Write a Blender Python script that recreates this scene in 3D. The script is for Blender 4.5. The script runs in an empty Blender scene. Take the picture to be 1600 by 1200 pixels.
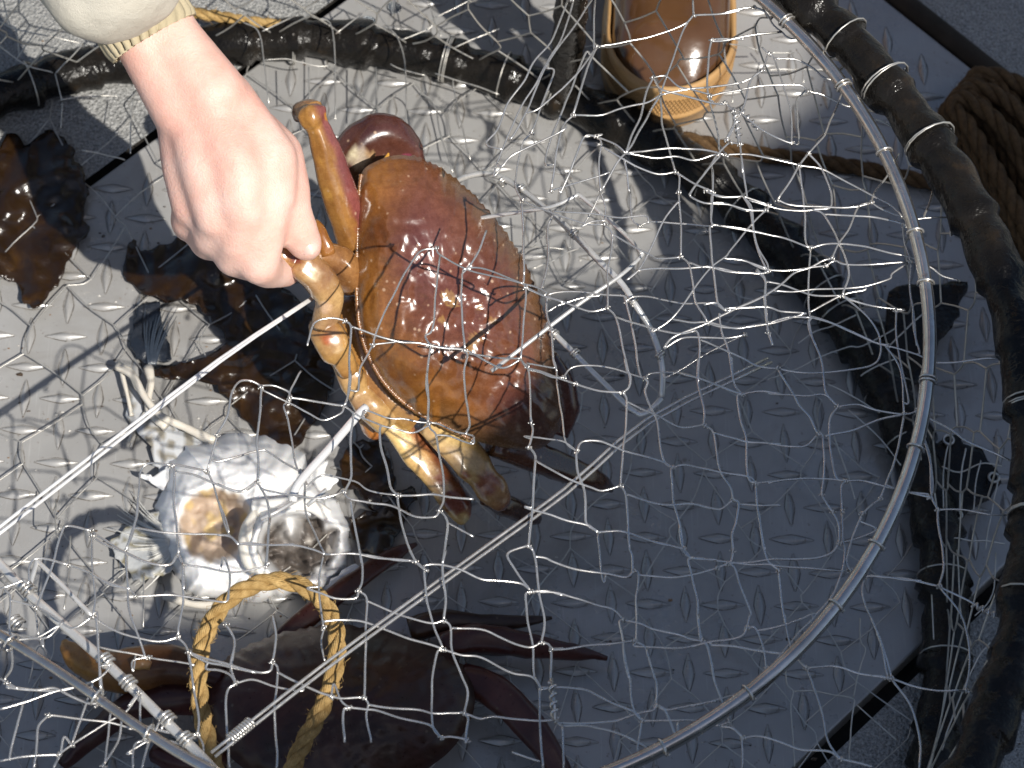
import bpy, bmesh, math, random
import numpy as np
from mathutils import Vector, Matrix, geometry, noise
random.seed(7)
rng = np.random.default_rng(7)
SC = bpy.context.scene
COL = SC.collection
PI = math.pi

# ------------------------------------------------------------------ camera
F_PX = 4398.0                      # focal length in pixels of a 1600 px wide frame
CAM = np.array([-0.10896168732502029, -0.9498391612191883, 1.62454017528])
ROT = np.array([[0.9981493577337114, -0.01284512497332901, 0.05943788707717579],
                [-0.0188801841564708, 0.8636691787563797, 0.5037053586299219],
                [-0.0578048294002957, -0.503895378457374, 0.861828317745073]])   # world -> camera
cam = bpy.data.cameras.new('camera')
cam.sensor_width = 36.0
cam.lens = 36.0 * F_PX / 1600.0
cam.clip_start = 0.05
cam.clip_end = 5000.0
cam_o = bpy.data.objects.new('camera', cam)
COL.objects.link(cam_o)
cam_o.matrix_world = Matrix.Translation(Vector(CAM)) @ Matrix(ROT.T.tolist()).to_4x4()
SC.camera = cam_o
cam.dof.use_dof = True
cam.dof.focus_distance = 1.62
cam.dof.aperture_fstop = 16.0

# ------------------------------------------------------------------ light
SUN_DIR = Vector((0.45, -0.67, 1.0)).normalized()      # towards the sun
world = bpy.data.worlds.new('World')
SC.world = world
world.use_nodes = True
wn = world.node_tree.nodes
sky = wn.new('ShaderNodeTexSky')
sky.sky_type = 'NISHITA'
sky.sun_disc = False
sky.sun_elevation = math.asin(SUN_DIR.z)
sky.sun_rotation = math.atan2(SUN_DIR.x, SUN_DIR.y)
bg = wn['Background']
bg.inputs['Strength'].default_value = 0.074
world.node_tree.links.new(sky.outputs['Color'], bg.inputs['Color'])
sun = bpy.data.lights.new('sun', 'SUN')
sun.energy = 4.6
sun.angle = math.radians(0.5)
sun.color = (1.0, 0.955, 0.88)
sun_o = bpy.data.objects.new('sun', sun)
COL.objects.link(sun_o)
sun_o.rotation_euler = SUN_DIR.to_track_quat('Z', 'Y').to_euler()
SC.view_settings.view_transform = 'Standard'
SC.view_settings.look = 'None'
SC.view_settings.exposure = 0.38
SC.view_settings.gamma = 1.0
SC.view_settings.use_curve_mapping = False

# ------------------------------------------------------------------ helpers
def at(x, y, z=0.0):
    """point of the place at height z that the photo's pixel (x, y) of 1600x1200 looks at"""
    d = ROT.T @ np.array([(x - 800.0) / F_PX, -(y - 600.0) / F_PX, -1.0])
    return CAM + d * ((z - CAM[2]) / d[2])

def to_px(P):
    c = (np.asarray(P) - CAM) @ ROT.T
    return np.stack([800 + F_PX * c[:, 0] / -c[:, 2], 600 - F_PX * c[:, 1] / -c[:, 2]], 1)

def smooth(pts, sub=4, closed=False):
    P = [np.asarray(p, float) for p in pts]
    n = len(P)
    if n < 3:
        return np.array(P)
    out = []
    rngi = range(n if closed else n - 1)
    for i in rngi:
        if closed:
            a, b, c, d = P[i - 1], P[i], P[(i + 1) % n], P[(i + 2) % n]
        else:
            a = P[i - 1] if i > 0 else 2 * P[0] - P[1]
            b, c = P[i], P[i + 1]
            d = P[i + 2] if i + 2 < n else 2 * P[-1] - P[-2]
        for k in range(sub):
            t = k / sub
            out.append(0.5 * ((2 * b) + (c - a) * t + (2 * a - 5 * b + 4 * c - d) * t * t + (3 * b - a - 3 * c + d) * t ** 3))
    if not closed:
        out.append(P[-1])
    return np.array(out)

class MB:
    """collects shapes into one mesh"""
    def __init__(self):
        self.v = []; self.f = []; self.m = []; self.n = 0; self.col = []
    def add(self, v, f, m=0, c=None):
        v = np.asarray(v, float)
        self.v.append(v)
        self.f += [tuple(int(i) + self.n for i in q) for q in f]
        self.m += [m] * len(f)
        self.n += len(v)
        if c is None:
            c = (1, 1, 1)
        c = np.asarray(c, float)
        if c.ndim == 1:
            c = np.tile(c, (len(v), 1))
        self.col.append(c)
    def frames(self, P, closed):
        T = np.roll(P, -1, 0) - np.roll(P, 1, 0)
        if not closed:
            T[0] = P[1] - P[0]; T[-1] = P[-1] - P[-2]
        T /= np.linalg.norm(T, axis=1)[:, None] + 1e-12
        up = np.array([0, 0, 1.0])
        if abs(T[0] @ up) > .95:
            up = np.array([0, 1.0, 0])
        N = np.zeros_like(P)
        a = up - T[0] * (up @ T[0]); N[0] = a / np.linalg.norm(a)
        for i in range(1, len(P)):
            a = N[i - 1] - T[i] * (N[i - 1] @ T[i])
            N[i] = a / (np.linalg.norm(a) + 1e-12)
        return T, N, np.cross(T, N)
    def tube(self, P, r, n=6, closed=False, m=0, c=None, flat=1.0, cap=True, up=None):
        """sweep; r a number or one per point; flat squeezes the section along N"""
        P = np.asarray(P, float)
        L = len(P)
        r = np.full(L, r) if np.isscalar(r) else np.asarray(r, float)
        T, N, B = self.frames(P, closed)
        if up is not None:
            up = np.asarray(up, float)
            N = up[None] - T * (T @ up)[:, None]
            N /= np.linalg.norm(N, axis=1)[:, None] + 1e-12
            B = np.cross(T, N)
        a = np.arange(n) * 2 * PI / n
        V = P[:, None] + r[:, None, None] * (np.cos(a)[None, :, None] * B[:, None] + flat * np.sin(a)[None, :, None] * N[:, None])
        V = V.reshape(-1, 3)
        f = []
        for i in range(L if closed else L - 1):
            j = (i + 1) % L
            for k in range(n):
                k2 = (k + 1) % n
                f.append((i * n + k, i * n + k2, j * n + k2, j * n + k))
        if cap and not closed:
            f.append(tuple(range(n - 1, -1, -1)))
            f.append(tuple((L - 1) * n + k for k in range(n)))
        if c is not None:
            c = np.asarray(c, float)
            if c.ndim == 2:
                c = np.repeat(c, n, 0)
        self.add(V, f, m, c)
    def box(self, c, s, rz=0.0, m=0):
        c = np.asarray(c, float); s = np.asarray(s, float) / 2
        co, si = math.cos(rz), math.sin(rz)
        V = []
        for dx, dy, dz in ((-1,-1,-1),(1,-1,-1),(1,1,-1),(-1,1,-1),(-1,-1,1),(1,-1,1),(1,1,1),(-1,1,1)):
            x, y = dx * s[0], dy * s[1]
            V.append(c + (x * co - y * si, x * si + y * co, dz * s[2]))
        self.add(V, [(3,2,1,0),(4,5,6,7),(0,1,5,4),(1,2,6,5),(2,3,7,6),(3,0,4,7)], m)
    def mesh(self, name, smoothf=True, color=False):
        me = bpy.data.meshes.new(name)
        me.from_pydata(np.concatenate(self.v).tolist(), [], self.f)
        me.polygons.foreach_set('material_index', self.m)
        me.polygons.foreach_set('use_smooth', [smoothf] * len(self.f))
        if color:
            a = me.color_attributes.new('tint', 'FLOAT_COLOR', 'POINT')
            c = np.concatenate(self.col)
            a.data.foreach_set('color', np.c_[c, np.ones(len(c))].ravel())
        me.update()
        return me
    def build(self, name, mats, parent=None, smoothf=True, color=False):
        me = self.mesh(name, smoothf, color)
        for mt in (mats if isinstance(mats, (list, tuple)) else [mats]):
            me.materials.append(mt)
        return link(name, me, parent)

def link(name, me, parent=None):
    o = bpy.data.objects.new(name, me)
    COL.objects.link(o)
    if parent is not None:
        o.parent = parent
    return o
def empty(name, loc=(0, 0, 0)):
    o = bpy.data.objects.new(name, None)
    o.empty_display_size = .05
    COL.objects.link(o)
    o['anchor'] = list(map(float, loc))
    return o
def tag(o, label, cat, group=None):
    o['label'] = label; o['category'] = cat
    if group: o['group'] = group
    return o
def structure(o):
    o['kind'] = 'structure'; return o
def stuff(o):
    o['kind'] = 'stuff'; return o

# ------------------------------------------------------------------ materials
def material(name, base=(.5, .5, .5), rough=.5, metal=0.0, spec=.5, coat=0.0, sss=0.0, trans=0.0):
    m = bpy.data.materials.new(name)
    m.use_nodes = True
    b = m.node_tree.nodes['Principled BSDF']
    b.inputs['Base Color'].default_value = (*base, 1)
    b.inputs['Roughness'].default_value = rough
    b.inputs['Metallic'].default_value = metal
    b.inputs['Specular IOR Level'].default_value = spec
    b.inputs['Coat Weight'].default_value = coat
    b.inputs['Coat Roughness'].default_value = .08
    b.inputs['Subsurface Weight'].default_value = sss
    b.inputs['Transmission Weight'].default_value = trans
    return m
class NT:
    def __init__(self, m):
        self.t = m.node_tree; self.b = self.t.nodes['Principled BSDF']
        self.tc = self.t.nodes.new('ShaderNodeTexCoord').outputs['Object']
    def n(self, typ, **kw):
        x = self.t.nodes.new(typ)
        for k, v in kw.items():
            if k in x.inputs: x.inputs[k].default_value = v
            else: setattr(x, k, v)
        return x
    def l(self, a, b): self.t.links.new(a, b)
    def noise(self, scale, detail=4, rough=.55, vec=None, dist=0.0):
        x = self.n('ShaderNodeTexNoise', Scale=scale, Detail=detail, Roughness=rough, Distortion=dist)
        self.l(vec or self.tc, x.inputs['Vector']); return x.outputs['Fac']
    def voro(self, scale, feature='F1', vec=None, rnd=1.0):
        x = self.n('ShaderNodeTexVoronoi', Scale=scale, feature=feature, Randomness=rnd)
        self.l(vec or self.tc, x.inputs['Vector']); return x
    def ramp(self, fac, stops):
        x = self.n('ShaderNodeValToRGB')
        e = x.color_ramp.elements
        while len(e) < len(stops): e.new(.5)
        for i, (p, c) in enumerate(stops):
            e[i].position = p
            e[i].color = (*c, 1) if hasattr(c, '__len__') else (c, c, c, 1)
        self.l(fac, x.inputs['Fac']); return x.outputs['Color']
    def mix(self, fac, a, b, blend='MIX'):
        x = self.n('ShaderNodeMix', data_type='RGBA', blend_type=blend)
        for s, v in ((0, fac), (6, a), (7, b)):
            if isinstance(v, (int, float)): x.inputs[s].default_value = v
            elif isinstance(v, tuple): x.inputs[s].default_value = (*v, 1)
            else: self.l(v, x.inputs[s])
        return x.outputs[2]
    def math(self, op, a, b=0.0):
        x = self.n('ShaderNodeMath', operation=op)
        for s, v in ((0, a), (1, b)):
            if isinstance(v, (int, float)): x.inputs[s].default_value = v
            else: self.l(v, x.inputs[s])
        return x.outputs[0]
    def attr(self, name='tint'):
        x = self.n('ShaderNodeAttribute', attribute_name=name); return x.outputs['Color']
    def stretch(self, s):
        x = self.n('ShaderNodeMapping'); x.inputs['Scale'].default_value = s
        self.l(self.tc, x.inputs['Vector']); return x.outputs['Vector']
    def base(self, c): self.l(c, self.b.inputs['Base Color'])
    def rough(self, c): self.l(c, self.b.inputs['Roughness'])
    def bump(self, h, strength=.3, dist=.001):
        x = self.n('ShaderNodeBump', Strength=strength, Distance=dist)
        self.l(h, x.inputs['Height']); self.l(x.outputs['Normal'], self.b.inputs['Normal'])

def mat_plate():
    m = material('aluminium_plate', metal=.28, spec=.5); n = NT(m)
    big = n.noise(7, 5, .6); mid = n.noise(45, 5, .65)
    brushed = n.noise(1.0, 3, .6, vec=n.stretch((60, 900, 200)))
    scr = n.noise(1.0, 2, .5, vec=n.stretch((700, 25, 100)))
    c = n.ramp(big, [(.25, (.29, .285, .28)), (.5, (.36, .355, .345)), (.75, (.41, .405, .395))])
    c = n.mix(n.ramp(mid, [(.35, .0), (.7, .35)]), c, (.30, .285, .265))
    c = n.mix(n.ramp(scr, [(.62, 0.0), (.72, .25)]), c, (.56, .55, .54))
    v = n.voro(38); sp = n.ramp(v.outputs['Distance'], [(0.03, .75), (.09, 0.0)])
    gate = n.ramp(n.noise(21, 2), [(.6, 0.0), (.66, 1.0)])
    c = n.mix(n.math('MULTIPLY', sp, gate), c, (.12, .09, .07))
    stain = n.ramp(n.noise(5.5, 6, .7, dist=.8), [(.54, 0.0), (.66, .45)])
    c = n.mix(stain, c, (.215, .19, .16))
    fleck = n.ramp(n.noise(190, 3, .7), [(.64, 0.0), (.70, .55)])
    c = n.mix(fleck, c, (.16, .13, .10))
    n.base(c)
    n.rough(n.ramp(n.noise(9, 5, .65), [(.36, .16), (.5, .34), (.7, .5)]))
    n.bump(n.math('ADD', brushed, n.math('MULTIPLY', mid, 1.5)), .12, .0006)
    return m
def mat_grime():
    m = material('grime', rough=.55); n = NT(m)
    n.base(n.ramp(n.noise(140, 4, .65), [(.38, (.045, .038, .03)), (.52, (.12, .105, .09)), (.68, (.30, .29, .275))]))
    return m
def mat_deck():
    m = material('nonskid_deck', rough=.62); n = NT(m)
    fine = n.noise(650, 3, .7); v = n.voro(420)
    c = n.ramp(fine, [(.3, (.10, .10, .098)), (.48, (.30, .30, .29)), (.7, (.52, .515, .50))])
    c = n.mix(n.ramp(n.noise(12, 4), [(.35, 0.0), (.7, .35)]), c, (.22, .215, .2))
    n.base(c); n.bump(n.math('ADD', fine, v.outputs['Distance']), .9, .0022)
    return m
def mat_metal(name, c1, c2, rough=(.2, .4), metal=1.0, scale=90, rust=.0):
    m = material(name, metal=metal); n = NT(m)
    a = n.noise(scale, 4, .6)
    c = n.ramp(a, [(.3, c1), (.7, c2)])
    if rust:
        c = n.mix(n.ramp(n.noise(160, 3), [(.62, 0.0), (.74, rust)]), c, (.30, .15, .07))
    n.base(c); n.rough(n.ramp(n.noise(scale * 2.3, 3), [(.3, rough[0]), (.7, rough[1])]))
    n.bump(a, .12, .0004)
    return m
def mat_rubber():
    m = material('black_rubber', rough=.3, spec=.24); n = NT(m)
    a = n.noise(40, 5, .6); g = n.noise(1.0, 3, .6, vec=n.stretch((160, 160, 160)))
    c = n.ramp(a, [(.3, (.005, .0045, .004)), (.6, (.012, .010, .008)), (.8, (.034, .022, .012))])
    n.base(c); n.rough(n.ramp(n.noise(70, 4), [(.3, .07), (.7, .42)]))
    n.bump(n.math('ADD', a, n.math('MULTIPLY', g, .5)), .6, .003)
    return m
def mat_rope(name, lo, hi):
    m = material(name, rough=.75, spec=.25); n = NT(m)
    a = n.noise(260, 4, .65); b = n.noise(60, 3)
    c = n.ramp(a, [(.3, lo), (.7, hi)])
    c = n.mix(n.ramp(b, [(.4, 0.0), (.75, .45)]), c, tuple(x * .45 for x in lo))
    n.base(c); n.bump(n.noise(900, 2), .6, .0008)
    return m
def mat_crab(name, dark=1.0, coat=.85, gloss=(.18, .34)):
    """colour from the shell's own tints, mottled"""
    m = material(name, rough=.3, spec=.5, coat=coat); n = NT(m)
    t = n.attr()
    a = n.noise(55, 6, .68, dist=.7); s = n.noise(330, 4, .65); big = n.noise(24, 4, .6, dist=.4)
    c = n.mix(n.ramp(a, [(.42, 0.0), (.72, .5)]), t, n.mix(1.0, t, (1.4, 1.35, 1.2), 'MULTIPLY'))
    c = n.mix(n.ramp(big, [(.42, 0.0), (.66, .75)]), c, n.mix(1.0, t, (.50, .40, .55), 'MULTIPLY'))
    c = n.mix(n.ramp(s, [(.40, .3), (.52, 0.0)]), c, n.mix(1.0, t, (.45, .36, .34), 'MULTIPLY'))
    v = n.voro(118, rnd=.8)
    dots = n.ramp(n.math('ADD', v.outputs['Distance'], n.math('MULTIPLY', n.noise(70, 2), .14)), [(.13, .6), (.21, 0.0)])
    gate = n.ramp(n.noise(20, 2), [(.42, 0.0), (.52, 1.0)])
    c = n.mix(n.math('MULTIPLY', dots, gate), c, (.55 * dark, .38 * dark, .25 * dark))
    n.base(c); n.rough(n.ramp(s, [(.3, gloss[0]), (.7, gloss[1])]))
    n.bump(n.math('ADD', n.math('MULTIPLY', s, .3), a), .16, .0014)
    n.b.inputs['Coat Roughness'].default_value = .17
    return m
def mat_skin():
    m = material('skin', rough=.5, spec=.35, sss=.18); n = NT(m)
    m.node_tree.nodes['Principled BSDF'].inputs['Subsurface Radius'].default_value = (.009, .004, .002)
    m.node_tree.nodes['Principled BSDF'].inputs['Subsurface Scale'].default_value = .6
    a = n.noise(28, 4, .6); b = n.noise(420, 3, .6)
    c = n.ramp(a, [(.3, (.65, .35, .28)), (.5, (.72, .44, .36)), (.7, (.77, .53, .45))])
    n.base(c)
    v = n.voro(900)
    n.bump(n.math('ADD', n.math('MULTIPLY', v.outputs['Distance'], .7), n.math('ADD', b, n.math('MULTIPLY', n.noise(120, 3), 2.0))), .28, .0009)
    return m
def mat_cloth(name, c1, c2):
    m = material(name, rough=.85, spec=.2); n = NT(m)
    w = n.noise(1.0, 2, .5, vec=n.stretch((1800, 1800, 1800)))
    n.base(n.ramp(n.noise(30, 4), [(.3, c1), (.7, c2)]))
    n.bump(n.math('ADD', w, n.math('MULTIPLY', n.noise(90, 3), 2.5)), .5, .0012)
    return m
def mat_kelp():
    m = material('kelp', rough=.24, spec=.5, coat=.25); n = NT(m)
    a = n.noise(38, 5, .65)
    n.base(n.ramp(a, [(.3, (.008, .004, .002)), (.58, (.024, .011, .003)), (.8, (.07, .032, .006))]))
    n.bump(n.math('ADD', n.noise(80, 4, .6), n.math('MULTIPLY', n.noise(300, 2), .2)), .32, .003)
    b = n.b
    tr = n.n('ShaderNodeBsdfTranslucent'); tr.inputs['Color'].default_value = (.30, .13, .012, 1)
    mx = n.n('ShaderNodeMixShader'); mx.inputs[0].default_value = .14
    n.l(b.outputs[0], mx.inputs[1]); n.l(tr.outputs[0], mx.inputs[2])
    n.l(mx.outputs[0], m.node_tree.nodes['Material Output'].inputs['Surface'])
    return m
def mat_tint(name, rough=.25, coat=.4, sss=.0, bump=.3, scale=60, spec=.5):
    m = material(name, rough=rough, coat=coat, sss=sss, spec=spec); n = NT(m)
    m.node_tree.nodes['Principled BSDF'].inputs['Subsurface Scale'].default_value = .3
    m.node_tree.nodes['Principled BSDF'].inputs['Subsurface Radius'].default_value = (.01, .008, .006)
    t = n.attr()
    c = n.mix(n.ramp(n.noise(scale, 5, .6), [(.4, 0.0), (.72, .45)]), t, n.mix(1.0, t, (.88, .85, .82), 'MULTIPLY'))
    n.base(c); n.bump(n.noise(scale * 2.2, 4, .6), bump, .002)
    return m
def mat_boot(name, c1, c2, rough):
    m = material(name, rough=rough, spec=.5, coat=.25); n = NT(m)
    n.base(n.ramp(n.noise(22, 4, .6), [(.3, c1), (.7, c2)]))
    n.rough(n.ramp(n.noise(60, 4), [(.3, rough * .7), (.7, rough * 1.5)]))
    n.bump(n.noise(130, 3), .15, .001)
    return m

M = dict(
    plate=mat_plate(), deck=mat_deck(), grime=mat_grime(),
    wire=mat_metal('wire_steel', (.56, .535, .50), (.72, .70, .67), (.2, .34), metal=.8, rust=.18),
    wire_dull=mat_metal('wire_dull', (.46, .44, .40), (.6, .58, .54), (.3, .5), metal=.7, rust=.3),
    rod=mat_metal('rod_steel', (.62, .605, .58), (.78, .77, .75), (.22, .4), metal=.55, scale=60, rust=.2),
    ring=mat_metal('ring_steel', (.50, .46, .41), (.70, .67, .63), (.14, .30), metal=.95, scale=50, rust=.4),
    hook=mat_metal('hook_steel', (.74, .73, .72), (.86, .85, .84), (.2, .35), metal=.3),
    rubber=mat_rubber(),
    gasket=mat_cloth('gasket', (.012, .011, .010), (.03, .027, .024)),
    strip=mat_cloth('edge_strip', (.022, .018, .014), (.05, .04, .03)),
    rope_gold=mat_rope('gold_rope', (.27, .16, .05), (.50, .34, .14)),
    rope_brown=mat_rope('brown_rope', (.062, .034, .014), (.145, .084, .036)),
    crab=mat_crab('crab_shell'), crab_dark=mat_crab('dark_crab_shell', .25, .12, (.25, .5)),
    skin=mat_skin(), nail=material('nail', (.76, .50, .43), .32, coat=.1),
    jacket=mat_cloth('jacket', (.52, .48, .40), (.62, .585, .50)),
    cuff=mat_cloth('cuff', (.40, .335, .215), (.48, .41, .28)),
    trousers=mat_cloth('trousers', (.05, .06, .07), (.09, .1, .11)),
    hair=mat_cloth('hair', (.05, .03, .02), (.1, .06, .03)),
    kelp=mat_kelp(),
    fish=mat_tint('fish_flesh', .42, .08, .3, .12, 40, spec=.3),
    finray=mat_tint('fin_skin', .35, .25, 0, .4, 160),
    boot=mat_boot('boot_rubber', (.060, .027, .011), (.095, .045, .019), .12),
    sole=mat_boot('boot_sole', (.36, .20, .075), (.45, .27, .11), .5),
    black=material('black_plastic', (.012, .012, .012), .3),
    drop=material('water_drop', (.9, .95, 1.0), .03, trans=1.0),
    blocker=mat_cloth('blocker_paint', (.16, .17, .18), (.2, .21, .22)),
    water=material('sea_water', (.02, .05, .06), .12),
)
M['crab_dark'].node_tree.nodes['Principled BSDF'].inputs['Specular IOR Level'].default_value = .38
M['drop'].node_tree.nodes['Principled BSDF'].inputs['IOR'].default_value = 1.33

# ================================================================== SETTING
P_ = 0.024                                          # tread pitch
A44 = math.radians(44.0)
TX = np.array([math.cos(A44), math.sin(A44), 0]); NX = np.array([-math.sin(A44), math.cos(A44), 0])
# plate covers -2.2 < t < .432 along TX and -.317 < n < .311 along NX
T0, T1, N0, N1 = -1.35, .432, -.316, .311
DECK_Z = -0.010
# deck: a sheet with the hatch opening left out
def quad_ring(mb, outer, inner, z):
    V = [TX * t + NX * n + np.array([0, 0, z]) for t, n in outer + inner]
    mb.add(V, [(0, 1, 5, 4), (1, 2, 6, 5), (2, 3, 7, 6), (3, 0, 4, 7)])
g = .0065
deck = MB()
quad_ring(deck, [(-4, -3), (3, -3), (3, 3), (-4, 3)], [(T0 - g, N0 - .012), (T1 + .018, N0 - .012), (T1 + .018, N1 + g), (T0 - g, N1 + g)], -.001)
structure(deck.build('deck', M['deck'], smoothf=False))
gut = MB()
V = [TX * t + NX * n + np.array([0, 0, -.02]) for t, n in ((T0 - .1, N0 - .1), (T1 + .1, N0 - .1), (T1 + .1, N1 + .1), (T0 - .1, N1 + .1))]
gut.add(V, [(0, 1, 2, 3)])
structure(gut.build('hatch_gutter', M['gasket'], smoothf=False))
pl = MB()
V = []
for z in (-.018, 0.0):
    V += [TX * t + NX * n + np.array([0, 0, z]) for t, n in ((T0, N0), (T1, N0), (T1, N1), (T0, N1))]
pl.add(V, [(4, 5, 6, 7), (0, 1, 5, 4), (1, 2, 6, 5), (2, 3, 7, 6), (3, 0, 4, 7)])
plate = structure(pl.build('hatch_plate', M['plate'], smoothf=False))
bev = plate.modifiers.new('b', 'BEVEL'); bev.width = .0015; bev.segments = 2
# dark edge strip along the far right side
st = MB()
q = [TX * (T1 + .010) + NX * n + np.array([0, 0, -.002]) for n in np.linspace(N0, N1, 60)]
st.tube(q, .0085, 10, flat=.8)
st.build('edge_strip', M['strip'], plate)
# tread lugs, alternating along and across
def lug_mesh():
    mb = MB(); L, W, H = .0138, .0032, .0021
    xs = [-1, -.82, -.55, -.25, 0, .25, .55, .82, 1]
    V = []; f = []
    for k, x in enumerate(xs):
        w = W * max(0.02, (1 - abs(x) ** 1.35)); h = H * max(.0, 1 - abs(x) ** 2.2)
        V += [(x * L, -w, -.0003), (x * L, -w * .45, h), (x * L, w * .45, h), (x * L, w, -.0003)]
    for k in range(len(xs) - 1):
        for j in range(3):
            f.append((k * 4 + j, (k + 1) * 4 + j, (k + 1) * 4 + j + 1, k * 4 + j + 1))
    f = [tuple(reversed(q)) for q in f]
    mb.add(V, f)
    # grime caught round the foot of the lug
    for sy, o_ in ((-1, .0007), (1, .0004)):
        P = [(x * L * 1.03, sy * (W * max(0.0, 1 - abs(x) ** 1.35) + o_ * .25), .00022) for x in xs] + [(x * L * 1.03, sy * (W * max(0.0, 1 - abs(x) ** 1.35) + o_ * (1.3 - .5 * abs(x))), .00022) for x in xs]
        q = [(k, k + 1, k + 10, k + 9) for k in range(8)]
        mb.add(P, [tuple(reversed(t)) for t in q] if sy < 0 else q, 1)
    me = mb.mesh('tread_lug'); me.materials.append(M['plate']); me.materials.append(M['grime']); return me
LUG = lug_mesh()
OFFX, OFFY = -0.13348231, 0.11376179                # lattice origin of the tread
near, rest = [], []
for i in range(-60, 30):
    for j in range(-40, 50):
        x, y = i * P_ - OFFX, -j * P_ - OFFY
        t, n_ = x * TX[0] + y * TX[1], x * NX[0] + y * NX[1]
        if not (T0 + .012 < t < T1 - .012 and N0 + .012 < n_ < N1 - .012): continue
        c = ROT @ (np.array([x, y, 0]) - CAM)
        u, v = 800 + F_PX * c[0] / -c[2], 600 - F_PX * c[1] / -c[2]
        hv = (i + j) % 2
        (near if (-30 < u < 1630 and -30 < v < 1230) else rest).append((v, x, y, hv))
near.sort(reverse=True)
rest += near[300:]; near = near[:300]
for v, x, y, hv in near:
    o = link('tread_lug', LUG, plate)
    o.location = (x, y, 0); o.rotation_euler = (0, 0, (PI / 2 if hv else 0) + random.uniform(-.03, .03))
    s = random.uniform(.92, 1.06); o.scale = (s, random.uniform(.9, 1.1), random.uniform(.75, 1.1))
vs = np.array([v.co for v in LUG.vertices]); fs = [tuple(p.vertices) for p in LUG.polygons if p.material_index == 0]; fg = [tuple(p.vertices) for p in LUG.polygons if p.material_index == 1]
rm = MB()
for v, x, y, hv in rest:
    W = vs.copy()
    if hv: W = np.c_[-vs[:, 1], vs[:, 0], vs[:, 2]]
    rm.add(W + (x, y, 0), fs); rm.f += [tuple(i + rm.n - len(W) for i in t) for t in fg]; rm.m += [1] * len(fg)
stuff(rm.build('tread_lugs', [M['plate'], M['grime']], plate))
# sea, far below the deck
w = MB(); w.add([(-2500, -2500, -1.2), (2500, -2500, -1.2), (2500, 2500, -1.2), (-2500, 2500, -1.2)], [(0, 1, 2, 3)])
structure(w.build('water', M['water']))
# unseen wall added to block the sun, its outline shaped from the wanted shade edge
YC = -1.45
edge = [(-500, 1040), (100, 1005), (270, 965), (445, 940), (545, 815), (585, 700), (610, 610), (650, 545), (760, 480), (880, 450), (1000, 430), (1060, 375), (1095, 300), (1150, 245), (1285, 135), (1275, 80), (1270, 10), (1265, -120)]
prof = []
for x, y in edge:
    p = at(x, y, 0); k = (YC - p[1]) / (-.67); prof.append((p[0] + .45 * k, k))
prof = [(prof[0][0], DECK_Z)] + prof + [(2.6, prof[-1][1] + .05), (2.6, DECK_Z)]
cb = MB(); npf = len(prof)
V = [(x, YC, z) for x, z in prof] + [(x, YC - .05, z) for x, z in prof]
cb.add(V, [tuple(range(npf)), tuple(range(2 * npf - 1, npf - 1, -1))] + [(i, i + npf, (i + 1) % npf + npf, (i + 1) % npf) for i in range(npf)])
structure(cb.build('sun_blocker', M['blocker'], smoothf=False))

# ================================================================== CRAB POT
pot = empty('crab_pot', at(600, 700))
tag(pot, 'round crab pot of knotted steel wire with black rubber-wrapped rings', 'crab pot')
BC, BR = np.array([-.147, -.152]), .4230
TC, TR, TZ = np.array([-.157, -.1885]), .4236, .30
LC, LR_, LZ = np.array([-.0975, -.1156]), .312, .30

def wrapped_ring(name, c, R, z, r, seed, parent, swell=1.0):
    """a ring bound in overlapping strips of rubber: sawtooth radius and lumps"""
    rr = random.Random(seed); mb = MB(); wm = MB()
    N = 720; a = np.arange(N) * 2 * PI / N
    lap = []; x = 0.0
    while x < 2 * PI:
        lap.append(x); x += rr.uniform(.055, .12)
    lap = np.array(lap); idx = np.searchsorted(lap, a, 'right') - 1
    nxt = np.append(lap[1:], 2 * PI + lap[0])
    frac = (a - lap[idx]) / (nxt[idx] - lap[idx])
    jit = np.array([rr.uniform(.88, 1.14) for _ in lap])
    rad = r * (.86 + .24 * (1 - frac) * swell * jit[idx] + .04 * np.sin(a * 37 + seed))
    P = np.c_[c[0] + R * np.cos(a), c[1] + R * np.sin(a), np.full(N, z) + .002 * np.sin(a * 9)]
    mb.tube(P, rad, 18, closed=True)
    v = mb.v[0]
    d = np.array([noise.noise(Vector(q) * 55.0) * .0024 + noise.noise(Vector(q) * 130.0) * .0012 for q in v])
    cen = np.repeat(P, 18, 0); nn = (v - cen); nn /= np.linalg.norm(nn, axis=1)[:, None]
    mb.v[0] = v + nn * d[:, None]
    ring = mb.build(name, M['rubber'], parent)
    for k in range(len(lap)):                         # thin wire lashings at the laps
        if rr.random() < .55:
            th = lap[k] + rr.uniform(.0, .03); q = np.array([c[0] + R * math.cos(th), c[1] + R * math.sin(th), z])
            T = np.array([-math.sin(th), math.cos(th), 0]); A = np.array([math.cos(th), math.sin(th), 0]); Z = np.array([0, 0, 1.])
            turns = rr.choice([1, 1, 2, 3]); n = 16 * turns + 1
            b = np.linspace(0, 2 * PI * turns, n); rw = r * 1.13
            W = q + rw * (np.cos(b)[:, None] * A + np.sin(b)[:, None] * Z) + (b / (2 * PI) * .0016 + rr.uniform(-.002, .002) * np.sin(b * .5))[:, None] * T
            wm.tube(W, .00055, 5)
    stuff(wm.build('lashing_wire', M['wire_dull'], ring))
    return ring
wrapped_ring('bottom_ring', BC, BR, .014, .0150, 3, pot, 1.4)
wrapped_ring('top_ring', TC, TR, TZ, .0140, 5, pot)
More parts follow.
